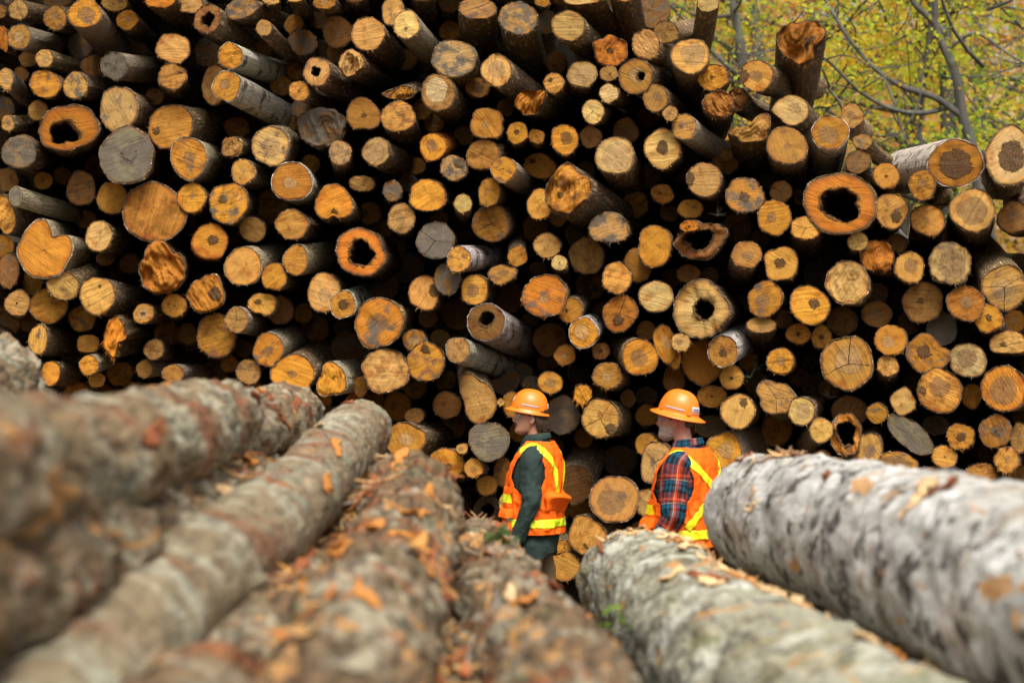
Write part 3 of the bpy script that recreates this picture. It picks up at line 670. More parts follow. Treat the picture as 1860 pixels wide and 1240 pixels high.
1276 656 40 42 0 4 0 0.3 AB s-60|log with big shaded amber end, below and beside the curly birch log
1313 638 28 28 0 40 -28 0 AT H.28,0,-.1 r.6 bb|log with amber end wrapped in curling birch bark, just below the pale rotten log
1226 650 12 22 0 4 0 0.1 A|log with narrow golden scrap of end, beside the glowing amber log
1389 543 32 33 0 8 8 0 A h.4 hB s10 r.4|log with golden end, brown heart, bark tufts, just below the oval-hearted log
1472 555 38 34 -10 4 4 0 A H.3,.2,.15 s20 sh1,1,1,1.05,1.1,1.05,1,1,1,1,1,1|log with wide golden end, dark heart, bumpy top, below and beside the porous-hearted log
1422 579 18 18 0 4 0 0.5 B|log with shaded scrap of brown end, below and beside the bumpy golden log
1450 606 24 19 0 4 0 0.3 AB H.2|log with shaded flat amber end, dark pith, just below the bumpy golden log
1492 612 19 22 0 4 0 0.3 AB H.25|log with shaded small amber end, black dot, above and beside the very large tan log
1530 583 28 27 0 4 0 0.6 BD|log with dim round end in gap, below and beside the bumpy golden log
1383 590 28 16 0 0 44 0.1 TB bd|log, flat tan end over dark furrowed trunk, beside the bumpy golden log
1558 438 19 18 0 0 28 0 P s10|log with small pale yellow end, just below the massive hollow log
1593 465 32 32 0 12 24 0.1 OB j.3 r.8 n.08|log with ragged rusty end, broken edges, above and beside the porous-hearted log
1629 442 18 18 0 4 0 0.4 B|log with dark brown end behind ragged one, below and beside the massive hollow log
1652 485 27 30 0 -8 12 0 TA h.42 hB|log with tan end with grey-ringed heart, beside the rough-cored log
1539 513 40 41 0 20 8 0 TP h.62 hA j.15 r.4|log with straw end with porous crumbling heart, above and beside the bumpy golden log
1593 533 20 18 0 8 0 0.5 D|log with dark bark stub, beside the porous-hearted log
1726 479 40 40 0 -8 8 0 P h.6 hB r.5 j.06|log with pale thick-barked end, rough brown core, beside the star-cracked log
1825 521 42 42 0 -24 -36 0 T cr h.5 r.3|log with large tan end, star-shaped cracks, beside the rough-cored log
1676 549 36 36 0 4 4 0.1 TB H.2,-.1,.1|log with dull tan end, smoky heart, just below the rough-cored log
1754 551 33 34 0 0 8 0 OA h.35 hB|log with smooth orange end, brown heart, beside the star-cracked log
1795 577 25 26 0 12 24 -0.05 A H.25,.05,.05 n.05|log with small egg-shaped golden end, grey heart, just below the star-cracked log
1593 571 27 24 0 4 0 0.4 B h.4|log with shaded end with dark rings, just below the porous-hearted log
1617 616 30 29 0 8 4 0.05 A s20 h.4|log with clean amber end, thick dark rim, beside the bitten amber log
1541 660 48 49 0 8 8 0 TA cr h.5|log with very large tan end, split rim, below the bumpy golden log
1613 664 20 20 0 0 40 0.05 T h.1|log, small tan end over hanging trunk, beside the very large tan log
1684 642 37 37 0 4 12 0 A H.35,-.15,.1 hB s-45 sh1.15,.8,.85,1.05,1,1,1,1,1,1,1,1|log with amber end with bitten corner, grey heart, just above the black-knotted log
1710 598 29 29 0 4 0 0.2 D g.7|log with blackened mouldy end, just above the bitten amber log
1758 654 33 34 0 4 4 0 PG h.52 hB|log with chalky pale end, brown heart, just above the black-knotted log
1833 626 34 26 0 8 4 0.05 T H.2,-.3,0 g.2 sh1,1,1,1,1,1,1,.95,.7,.6,.7,1|log with half-moon tan end, just above the ringed orange log
1823 706 38 44 0 8 4 0 AO h.6 r.5|log with big ringed orange-amber end, ragged base, below and beside the chalky log
1706 708 40 40 0 4 4 0 AT h.42 hB H.22,-.75,0 sh1,1,1,1,1,1,1.03,1,1,1,1.1,1.02|log with golden end with black knot at rim, just below the bitten amber log
1766 719 19 24 0 4 0 0.3 AB|log with shaded brown end between big ones, beside the ringed orange log
1641 729 22 26 0 4 8 0.02 TP sq s80|log with squarish pale tan end, just above the oblong grey log
1418 656 26 25 0 8 4 0.02 A h.32 hB|log with golden end, grey-brown pupil, just above the gnarled log
1329 686 22 22 0 4 0 0.1 AT H.18|log with small amber end, black pith, cracked, just below the curly birch log
1470 656 14 14 0 4 0 1 D|
1293 719 28 22 0 4 0 0.3 AB H.1|log with shaded flattened end above plaid man, beside the bearded man's helmet
1341 747 31 32 0 8 4 0 T H.25,.3,.5|log with tan end with dark upper stain, beside the gnarled log
1410 723 33 29 0 16 12 0 TB cr s-20 bs sh1,1,1,1,1.45,1.3,.9,1,1,1,1,1|log with gnarled tan end with side burl, below and beside the very large tan log
1456 747 25 26 0 24 -4 -0.02 P h.52 hT|log with pale end with ringed tan core, below and beside the gnarled log
1492 781 22 23 0 -24 24 -0.05 PA s20 bs|log with small straw-yellow sawn end, beside the jagged shell log
1543 747 34 28 0 4 0 0.5 B|log with large dim end above jagged shell, just above the jagged shell log
1537 789 28 37 0 8 4 0.02 AB o.52,0,.05 r.9 j.3 n.12|log with jagged hollow shell, frayed inside, beside the oblong grey log
1577 815 26 30 -20 16 -24 0.05 TB s-40 h.4 r.3|log with leaning brown end, shaggy top, below and beside the jagged shell log
1593 751 19 19 0 8 -4 0 A s-30|log with small golden end, fine diagonal cuts, above and beside the oblong grey log
1653 789 48 25 -40 8 4 0 G g.5 s-20|log with oblong weathered grey end, just below the black-knotted log
1700 771 24 18 0 4 0 0.4 D r.5|log with dark stub above grey oblong, beside the oblong grey log
1746 793 24 25 0 4 4 0 A H.35 hB r.9 n.06|log with shaggy golden end with brown core, beside the oblong grey log
1807 783 30 30 0 4 4 0.05 AB h.35 hD|log with round dull amber end, dark core, just below the ringed orange log
1851 795 16 30 0 4 0 0.1 TB g.35|log with greyish end cropped by the edge, below the ringed orange log
1716 829 23 21 0 4 0 0.02 AT H.08 s-10|log with small neat amber end, below and beside the oblong grey log
1829 835 23 25 0 4 0 0 AT r.9 h.2|log with bristly-edged amber end, below the ringed orange log
1627 850 38 31 0 4 0 0.02 AT h.7|log, large ringed end behind pale trunk, just below the oblong grey log
1700 868 24 21 0 4 0 0.05 A s30|log with low golden end, striped, below the oblong grey log
1782 864 30 24 0 4 0 0.05 TA h.2|log, low tan end behind mottled trunk, below and beside the oblong grey log
1494 831 18 16 0 4 0 0.1 A|log with low small golden end, just below the jagged shell log
1524 842 14 14 0 4 0 0.1 A|log with lowest tiny golden end, just below the jagged shell log
1317 819 33 36 0 48 -16 0.02 A h.4 s-10 bs sh.9,.95,1.05,1.0,1,1.05,1,.95,1,.9,1.05,1.05|log with big golden end, grey flank, frayed corner, below and beside the bearded man's helmet
1738 860 14 12 0 4 0 0.5 D|log with faint low end, below and beside the oblong grey log
1291 775 28 20 0 4 0 0.5 D|log with dark end behind plaid man's hat, just above the frayed-corner log
1482 702 24 24 0 4 0 1 D|
1224 688 20 28 0 4 0 0.5 B|log with dim brown end above plaid man, just above the bearded man's helmet
736 799 37 33 0 52 -4 0 A h.35|log, wide golden end above mossy trunk, below the fuzzy straw log
810 844 33 33 0 35 4 0.05 A H.25,.1,-.1 g.1|log with golden end, brown spot, flattened side, below and beside the wide golden log
887 802 37 36 0 4 0 0 G g.5 s10|log with dark grey weathered disc, just below the pear-shaped log
839 814 11 10 0 9 0 -0.05 T h.4|log with tiny ringed branch end, beside the dark grey disc log
860 849 18 18 0 26 0 0 AT h.3|log with small round golden end, just below the dark grey disc log
884 881 20 18 0 4 0 0.2 AB r.5|log with small fuzzy brown end, below the dark grey disc log
913 857 18 26 0 4 0 0.3 B|log with shaded end beside orange vest, just below the dark grey disc log
821 922 14 25 0 26 0 0.05 A|log, golden sliver behind mossy trunk, below the dark grey disc log
887 926 26 27 0 4 0 0.35 D o.4,0,0|log with dark hollow-looking end, below the dark grey disc log
916 913 11 15 0 4 0 0.1 T|log with little pale end touching vest, below the dark grey disc log
1115 905 47 43 0 9 -4 0 TA s60 h.5 r.3 sh1,1,1,1,1,1,1,.98,1,1,1,.98|log with large tan end with stepped saw edge, just above the knot-holed log
1176 913 22 27 0 26 -4 0 PA cr s5|log with straw end with long level split, beside the stepped tan log
1067 972 35 37 0 26 -9 0 AT s60 H.14,-.1,-.55 sh1.0,.9,.85,1.0,1.1,1,1,1,1,1,1.05,1|log with curved tan end with knot hole, just below the stepped tan log
1167 955 20 11 0 4 0 0.1 B|log with low flat brown end, below and beside the stepped tan log
1024 994 15 15 0 0 -26 0.1 AB H.1|log with small round brown end, low, below and beside the knot-holed log
1026 1029 30 26 0 13 -4 0 AT n.06|log with lowest tan end near shirt tail, just below the knot-holed log
1174 807 20 21 0 4 0 0.25 AB|log with shaded amber end by the beard, just above the chest-high pale log
1191 839 28 41 -10 9 0 0 TP cr s-10|log with pale sawn end at bearded man's chest, above and beside the stepped tan log
1044 878 34 36 0 26 -48 0.4 BD|log with large shaded end, heavy dark bark, beside the stepped tan log
"""
rng = random.Random(12)
stuff = dict(v=[], f=[], uv=[], mi=[], at={k: [] for k in ('bcol', 'bco', 'tint', 'hcol', 'par', 'par2')})
def to_stuff(P0, G):
    for name, (V, Fc, U, A) in G.items():
        o = len(stuff['v']); stuff['v'] += [P0 + v for v in V]; stuff['f'] += [tuple(i + o for i in f) for f in Fc]
        stuff['uv'] += U or [(0, 0)] * len(V); stuff['mi'] += [1 if name == 'cut_face' else 0] * len(Fc)
        for k in stuff['at']:
            z = (0., 0., 0.) if k == 'bco' else (0., 0., 0., 0.)
            stuff['at'][k] += A.get(k, [z] * len(V))
for ln in LOGS.strip().split('\n'):
    dat, lab = ln.split('|'); t = dat.split(); v = [float(x) for x in t[:8]]
    P0, G = log_geo(*v, ' '.join(t[8:]), rng)
    if not lab: to_stuff(P0, G); continue
    root = empty('log', P0); tag(root, lab, 'log', 'logs stacked in the big pile')
    for name, (V, Fc, U, A) in G.items():
        mesh_obj(name, V, Fc, M_CUT if name == 'cut_face' else M_BARK, root, uv=U, attrs=A)
# logs far back in the pile, ends tinted near-black as painted shade, and the pile going on above and beside the frame
def ytop(x): return interp([-500, 1150, 1200, 1300, 1400, 1500, 1600, 1640, 2400], [-420, -420, 40, 225, 265, 300, 385, 440, 440], x)
for row in range(33):
    for c in range(48):
        x = -420 + c * 60 + (row % 2) * 30 + rng.uniform(-7, 7); y = -400 + row * 50 + rng.uniform(-6, 6)
        if y - 40 < ytop(x) or y > 1085 or x > 2350: continue
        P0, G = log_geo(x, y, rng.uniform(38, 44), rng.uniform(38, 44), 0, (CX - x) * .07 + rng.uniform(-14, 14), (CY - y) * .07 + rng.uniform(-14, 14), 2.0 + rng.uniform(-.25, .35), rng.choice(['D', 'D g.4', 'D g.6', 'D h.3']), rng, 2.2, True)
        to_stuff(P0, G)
front = []
for ln in LOGS.strip().split('\n'):
    v = [float(x) for x in ln.split('|')[0].split()[:8]]; front.append(v)
def clear(x, y, r, dd):
    m = 1e9
    for a in front:
        if a[7] >= dd: continue
        ex, ey = a[4 + 1] * .85, a[6] * .85; L2 = ex * ex + ey * ey + 1e-6
        t = max(0, min(1, ((x - a[0]) * ex + (y - a[1]) * ey) / L2)); m = min(m, math.hypot(x - a[0] - ex * t, y - a[1] - ey * t) - max(a[2], a[3]) * .9)
    return m
mids = []
for k in range(9000):
    x, y = rng.uniform(0, 1860), rng.uniform(-10, 1060); dd = rng.uniform(.95, 1.5)
    if y - 45 < ytop(x) and x > 1150: continue
    c = min([clear(x, y, 0, dd)] + [math.hypot(x - q[0], y - q[1]) - q[2] * .95 for q in mids])
    if c < 10 or rng.random() < .22: continue
    r = min(c * 1.25 + 4, rng.uniform(20, 40)); mids.append((x, y, r))
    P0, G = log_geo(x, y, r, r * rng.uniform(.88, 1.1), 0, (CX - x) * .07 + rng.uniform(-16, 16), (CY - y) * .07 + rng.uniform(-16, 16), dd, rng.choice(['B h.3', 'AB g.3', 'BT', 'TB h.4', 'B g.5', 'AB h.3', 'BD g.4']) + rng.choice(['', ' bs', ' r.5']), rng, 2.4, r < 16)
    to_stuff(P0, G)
print('mid logs', len(mids))
for k in range(150):
    if k < 62: x, y = rng.uniform(-380, 1130), rng.uniform(-330, -75)
    elif k < 106: x, y = rng.uniform(-400, -60), rng.uniform(-60, 1080)
    else: x, y = rng.uniform(1925, 2300), rng.uniform(380, 1080)
    r = rng.uniform(26, 52)
    P0, G = log_geo(x, y, r, r * rng.uniform(.9, 1.1), 0, (CX - x) * .07 + rng.uniform(-30, 30), (CY - y) * .07 + rng.uniform(-30, 30), rng.uniform(0, .5), rng.choice(['A h.3', 'T', 'AB', 'TB g.3', 'A', 'TA h.4']), rng, 2.4, True)
    to_stuff(P0, G)
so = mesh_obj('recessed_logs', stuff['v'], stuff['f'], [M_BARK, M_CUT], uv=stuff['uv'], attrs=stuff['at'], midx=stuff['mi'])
tag(so, 'dim log ends far back in the gaps of the pile, the deepest painted shade-dark', 'logs', kind='stuff')
# ---------------------------------------------------------------- autumn woods behind the pile
def make_leaf():
    b = NB('autumn_leaf'); a = b.attr('lcol').outputs['Color']
    c = b.mix(1.0, a, b.math('ADD', .75, b.math('MULTIPLY', b.noise(b.coord(), 3, 2), .5)), 'MULTIPLY')
    b.fin(c, .6, None, .25)
    tr = b.N.new('ShaderNodeBsdfTranslucent'); b.L.new(c, tr.inputs[0]); mx = b.N.new('ShaderNodeMixShader'); mx.inputs[0].default_value = .6
    b.L.new(b.b.outputs[0], mx.inputs[1]); b.L.new(tr.outputs[0], mx.inputs[2]); b.L.new(mx.outputs[0], b.out.inputs[0])
    return b.m
M_LEAF = make_leaf()
def make_trunk():
    b = NB('grey_tree_bark'); co = b.coord()
    n = b.noise(b.vmath('MULTIPLY', co, (14, 14, 2.5)), 1, 5, .65); n2 = b.noise(co, 2.5, 4)
    c = b.mix(n, (.03, .027, .024, 1), (.19, .175, .155, 1)); c = b.mix(b.ss(n2, .5, .65), c, (.17, .18, .14, 1))
    return b.fin(c, .9, b.bump(n, .8, .03))
M_TRUNK = make_trunk()
LEAFC = {'yellow': [(.80, .55, .04), (.72, .54, .07), (.85, .52, .03)], 'lime': [(.58, .66, .05), (.68, .68, .06), (.42, .55, .05)], 'orange': [(.80, .34, .04), (.82, .42, .06), (.66, .28, .06)], 'green': [(.20, .36, .05), (.32, .46, .06), (.42, .52, .06)], 'tan': [(.75, .50, .26), (.70, .42, .2), (.82, .60, .38)]}
def leaf_mesh(centres, rng, size, cols, parent, name='crown', per=26, spread=.55, flat=.35):
    V, Fc, A = [], [], []
    for c in centres:
        cc = rng.choice(cols); sp = spread * rng.uniform(.6, 1.3)
        for _ in range(per):
            p = Vector(c) + Vector((rng.gauss(0, sp), rng.gauss(0, sp), rng.gauss(0, sp * flat)))
            col = cc if rng.random() < .88 else rng.choice(cols); j = rng.uniform(.88, 1.12)
            n = Vector((rng.gauss(0, .6), rng.gauss(-.5, .55), rng.gauss(.6, .5))).normalized(); u = n.orthogonal().normalized()
            u = Quaternion(n, rng.uniform(0, 6.28)) @ u; w = n.cross(u); s = size * rng.uniform(.6, 1.3)
            i0 = len(V)
            V += [p - u * s * .55, p - u * s * .1 + w * s * .48 + n * s * .08, p + u * s * .2 + w * s * .3, p + u * s * .6, p + u * s * .2 - w * s * .3, p - u * s * .1 - w * s * .48 + n * s * .08]
            A += [(col[0] * j, col[1] * j, col[2] * j, 1)] * 6
            Fc += [(i0, i0 + 1, i0 + 2, i0 + 3), (i0, i0 + 3, i0 + 4, i0 + 5)]
    return mesh_obj(name, V, Fc, M_LEAF, parent, smooth=False, attrs={'lcol': A})
def limb_paths(rng, base, h, r, lean, nl):
    """trunk path + limbs with twigs, all in one list of tube control paths; returns (trunk, limbs, leaf centres)"""
    tr = []; p = Vector(base); d = Vector((lean[0], lean[1], 1)).normalized()
    for k in range(8):
        f = k / 7; tr.append((p.x, p.y, p.z, r * (1 - .75 * f) * (1.35 if k == 0 else 1), r * (1 - .75 * f) * (1.35 if k == 0 else 1)))
        p = p + d * h / 7 + Vector((rng.gauss(0, .12), rng.gauss(0, .12), 0)) * h / 9
    limbs, leaf = [], []
    for k in range(nl):
        f = rng.uniform(.28, .97); i = f * 7; a = tr[int(i)]; bq = tr[min(int(i) + 1, 7)]; t = i - int(i)
        q = Vector([lerp(a[m], bq[m], t) for m in range(3)]); rr = lerp(a[3], bq[3], t) * rng.uniform(.35, .6)
        az = rng.uniform(0, 6.28); L = h * rng.uniform(.2, .42) * (1.15 - f * .6); dd = Vector((math.cos(az), math.sin(az), rng.uniform(.15, .7))).normalized()
        pts = []
        for m in range(6):
            g = m / 5; pts.append((q.x, q.y, q.z, max(rr * (1 - .8 * g), .006), max(rr * (1 - .8 * g), .006)))
            dd = (dd + Vector((rng.gauss(0, .22), rng.gauss(0, .22), rng.gauss(.03, .15)))).normalized(); q = q + dd * L / 5
            if m > 1: leaf.append(q.copy())
            if m > 0 and rng.random() < .8:
                e = (dd + Vector((rng.gauss(0, .7), rng.gauss(0, .7), rng.gauss(0, .4)))).normalized(); s = q.copy(); tw = []; l2 = L * rng.uniform(.2, .45)
                for w_ in range(4):
                    tw.append((s.x, s.y, s.z, max(rr * .35 * (1 - .25 * w_), .004), max(rr * .35 * (1 - .25 * w_), .004))); s = s + e * l2 / 3; e = (e + Vector((rng.gauss(0, .3), rng.gauss(0, .3), rng.gauss(0, .2)))).normalized()
                limbs.append(tw); leaf.append(s.copy())
        limbs.append(pts)
    return tr, limbs, leaf
def ground_z(y): return sstep(22, 75, y) * 6.0 + sstep(60, 240, y) * 26
def tree(x, y, h, r, cols, label, rng, lean=(0, 0), nl=16, extra=(), leaves=True, per=20, size=.13, spread=.5, trunk=None):
    gz = ground_z(y) - .25
    root = empty('broadleaf_tree', (x, y, gz)); tag(root, label, 'tree', 'autumn trees behind the pile')
    tr, limbs, leaf = limb_paths(rng, (0, 0, 0), h, r, lean, nl)
    if trunk: tr = [(a - x, b - y, c - gz, d, d) for a, b, c, d in trunk]
    tb = MB().tube(tr, n=22, seg=14, up=(1, 0, 0)); tb.build('trunk', M_TRUNK, root)
    lb = MB()
    for p in limbs: lb.tube(p, n=9 if len(p) > 4 else 5, seg=6, up=(.3, .5, 1))
    for pts in extra:
        q = [(a - x, b - y, c - gz, d, d) for a, b, c, d in pts]; lb.tube(q, n=26, seg=8, up=(.2, 1, .3))
        for m in range(2, len(q)):
            for _ in range(2): leaf.append(Vector(q[m][:3]) + Vector((rng.gauss(0, .5), rng.gauss(.6, .4), rng.gauss(0, .4))))
            for _ in range(3):
                s = Vector(q[m][:3]); e = Vector((rng.gauss(0, 1), rng.gauss(.2, .6), rng.gauss(.1, .8))).normalized(); tw = []; l2 = rng.uniform(.5, 1.2)
                for w_ in range(5):
                    tw.append((s.x, s.y, s.z, .012 * (1 - .18 * w_), .012 * (1 - .18 * w_))); s = s + e * l2 / 4; e = (e + Vector((rng.gauss(0, .3), rng.gauss(0, .3), rng.gauss(0, .3)))).normalized()
                lb.tube(tw, n=6, seg=5, up=(.3, .5, 1))
    lb.build('limbs', M_TRUNK, root)
    if leaves: leaf_mesh(leaf, rng, size, [c for k in cols for c in LEAFC[k]], root, per=per, spread=spread)
    return root
rt = random.Random(5)
def wp(px, py, D, r): q = P(px, py, D); return (q.x, q.y, q.z, r)
TA = [[wp(1752, 215, 25, .048), wp(1700, 178, 25, .042), wp(1640, 158, 25.1, .036), wp(1590, 125, 25.2, .030), wp(1545, 75, 25.3, .024), wp(1520, 35, 25.4, .026), wp(1495, -5, 25.5, .018)],
      [wp(1738, 190, 25.2, .036), wp(1680, 205, 25, .032), wp(1620, 198, 24.9, .027), wp(1560, 165, 24.8, .022), wp(1500, 108, 24.7, .017), wp(1450, 82, 24.6, .014), wp(1400, 92, 24.5, .008)],
      [wp(1716, 62, 25, .05), wp(1690, 35, 25, .042), wp(1660, 5, 25, .035), wp(1640, -40, 25, .022)],
      [wp(1715, 95, 25, .03), wp(1770, 60, 24.9, .024), wp(1820, 90, 24.8, .018), wp(1860, 115, 24.7, .012), wp(1920, 130, 24.7, .007)],
      [wp(1600, 130, 25.2, .02), wp(1622, 180, 25, .016), wp(1640, 240, 24.9, .012), wp(1660, 285, 24.9, .007)]]
t0 = P(1800, 620, 25); tk = [(t0.x, 25, ground_z(25) - .3, .17), wp(1798, 700, 25, .11), wp(1788, 420, 25, .09), wp(1766, 270, 25, .074), wp(1749, 215, 25, .068), wp(1735, 130, 25, .056), wp(1703, 60, 25, .050), wp(1698, -20, 25, .042), wp(1700, -200, 25, .045), wp(1680, -500, 25, .02)]
tree(t0.x, 25.0, 10.5, .12, ['yellow', 'lime', 'lime', 'green'], 'grey forked tree with long bare arching limbs, its trunk rising over the massive pale log', rt, (-.055, 0), 9, TA, per=30, size=.055, spread=.38, trunk=tk)
TREES = [(3.3, 31, 11, .13, ['lime', 'green', 'yellow'], 'thin tree with lime leaves, behind the short upright trunk on the pile'),
         (4.6, 36, 13, .17, ['orange', 'yellow', 'lime'], 'slim orange-yellow tree behind the hooked orange log'),
         (5.6, 28, 9, .09, ['lime', 'yellow'], 'young yellow-green tree rising over the nibbed pale log'),
         (6.9, 33, 13, .2, ['yellow', 'lime', 'orange'], 'straight dark-trunked tree between the hooked orange log and the forked tree'),
         (7.4, 40, 14, .2, ['orange', 'tan'], 'pale orange tree deeper in the woods behind the forked tree'),
         (8.6, 30, 10, .12, ['lime', 'green'], 'green-leaved tree at the forest side of the forked tree'),
         (9.9, 36, 13, .19, ['yellow', 'lime'], 'tall yellow tree at the frame edge above the massive pale log'),
         (11.5, 31, 11, .15, ['orange', 'yellow'], 'broad golden tree beyond the frame edge above the massive pale log'),
         (2.0, 38, 13, .17, ['yellow', 'green'], 'yellow-green tree behind the clean peach log at the pile top'),
         (-2.5, 34, 12, .16, ['lime', 'yellow'], 'lime tree glimpsed through the pile gap above the pale-disc log'),
         (-7, 37, 12, .18, ['yellow', 'green'], 'green tree glimpsed through the gap beside the rotted grey log'),
         (13.5, 42, 14, .2, ['lime', 'orange'], 'mixed lime and orange tree farthest along the woods edge'),
         (5.2, 46, 15, .2, ['tan', 'orange', 'yellow'], 'tall pinkish-tan tree deep in the woods behind the slim orange-yellow one'),
         (9.0, 48, 15, .22, ['orange', 'yellow'], 'tall orange tree deep in the woods beyond the green-leaved tree')]
for x, y, h, r, cols, lab in TREES:
    tree(x, y, h, r, cols, lab.replace('farthest', 'last'), rt, (rt.uniform(-.06, .06), rt.uniform(-.04, .04)), 19, per=46, size=.085 if y > 34 else .066, spread=.42)
# the far woods: one mass of leaves and stems
rf = random.Random(8); cen = []; sb = MB()
for _ in range(1300):
    y = rf.uniform(50, 90); x = rf.uniform(-26, 42); cen.append((x, y, ground_z(y) + abs(rf.gauss(0, 1)) * 6 + .2))
for _ in range(140):
    y = rf.uniform(44, 85); x = rf.uniform(-26, 42); z = ground_z(y) - .2; r = rf.uniform(.09, .22); h = rf.uniform(8, 16); l = rf.gauss(0, .05) * h
    sb.tube([(x, y, z, r, r), (x + l * .4 + rf.gauss(0, .15), y, z + h * .5, r * .7, r * .7), (x + l, y, z + h, r * .3, r * .3)], n=6, seg=7, up=(0, 1, 0))
allc = [c for k in ('yellow', 'yellow', 'lime', 'orange', 'orange', 'tan', 'tan', 'tan', 'green') for c in LEAFC[k]]
lm = leaf_mesh(cen, rf, .19, allc, None, name='distant_woods', per=130, spread=1.2, flat=.6)
tag(lm, 'far autumn woods of yellow, orange and green leaves beyond the nearer trees', 'woods', kind='stuff')
st = sb.build('distant_stems', M_TRUNK); tag(st, 'grey stems standing close together in the far autumn woods', 'woods', kind='stuff')

# ---------------------------------------------------------------- the near logs the camera looks across
def make_near(name, base, lichen, red, dark, wound, furrow=1.0, blotch=0.0, moss=(.20, .22, .12, 1)):
    b = NB(name); co = b.attr('bco').outputs['Vector']
    fine = b.noise(co, 42, 5, .65); mid = b.noise(co, 9, 5, .6); big = b.noise(co, 2.6, 4, .55)
    lon = b.noise(b.vmath('MULTIPLY', co, (26., 26., 7.)), 1, 5, .6); ring = b.noise(b.vmath('MULTIPLY', co, (5., 5., 30.)), 1, 4, .6)
    l1 = b.noise(co, 3.4, 6, .66, dist=.4); l2 = b.noise(b.vmath('ADD', co, (31., 7., 3.)), 2.3, 6, .66, dist=.8); l3 = b.noise(b.vmath('ADD', co, (11., 57., 23.)), 4.6, 5, .6, dist=.5)
    c = b.mix(b.math('MULTIPLY', b.ss(l1, .46, .62), .85), base, lichen)
    c = b.mix(b.math('MULTIPLY', b.ss(l3, .56, .68), .7), c, moss)
    c = b.mix(b.math('MULTIPLY', b.ss(l2, .53, .64), .85), c, red)
    c = b.mix(b.math('MULTIPLY', b.ss(lon, .54, .40), .62 * furrow), c, dark)
    if blotch: c = b.mix(b.math('MULTIPLY', b.ss(b.noise(b.vmath('MULTIPLY', co, (6.5, 6.5, 7.)), 1, 6, .72, dist=.5), .535, .575), blotch), c, dark)
    c = b.mix(b.math('MULTIPLY', b.ss(ring, .60, .66), .4), c, b.mix(fine, dark, red))
    w = b.ss(b.noise(b.vmath('MULTIPLY', co, (7., 7., 2.6)), 1, 5, .62, dist=.7), 1 - wound, 1.025 - wound)
    c = b.mix(b.math('MULTIPLY', w, .9), c, b.mix(fine, (.42, .16, .035, 1), (.66, .40, .16, 1)))
    c = b.mix(1.0, c, b.math('ADD', .55, b.math('MULTIPLY', b.math('ADD', fine, mid), .48)), 'MULTIPLY')
    h = b.math('ADD', b.math('MULTIPLY', lon, furrow), b.math('ADD', b.math('MULTIPLY', fine, .5), b.math('MULTIPLY', mid, .6)))
    return b.fin(c, .85, b.bump(h, 1.0, .04 if furrow > .4 else .022), .2)
M_SPR = make_near('spruce_bark', (.27, .19, .105, 1), (.47, .44, .32, 1), (.26, .095, .045, 1), (.03, .02, .012, 1), .36, .9, moss=(.26, .30, .21, 1))
M_SPR2 = make_near('flaking_spruce_bark', (.20, .13, .07, 1), (.42, .38, .27, 1), (.30, .095, .03, 1), (.022, .014, .008, 1), .405, 1.0, moss=(.16, .17, .08, 1))
M_SPR3 = make_near('smooth_spruce_bark', (.29, .225, .135, 1), (.46, .44, .33, 1), (.25, .12, .065, 1), (.045, .032, .02, 1), .34, .6, moss=(.28, .33, .25, 1))
M_BEE = make_near('mossy_maple_bark', (.40, .38, .28, 1), (.66, .66, .56, 1), (.27, .22, .09, 1), (.05, .045, .03, 1), .385, .5, .6, moss=(.22, .24, .10, 1))
M_BIR = make_near('pale_mottled_bark', (.50, .485, .44, 1), (.76, .75, .71, 1), (.33, .28, .21, 1), (.06, .053, .044, 1), .385, .3, .9, moss=(.48, .49, .42, 1))
M_ENDN = plain('sawn_end_wood', (.45, .27, .11), .7, .5, 25, .5, .01)
NEAR = []
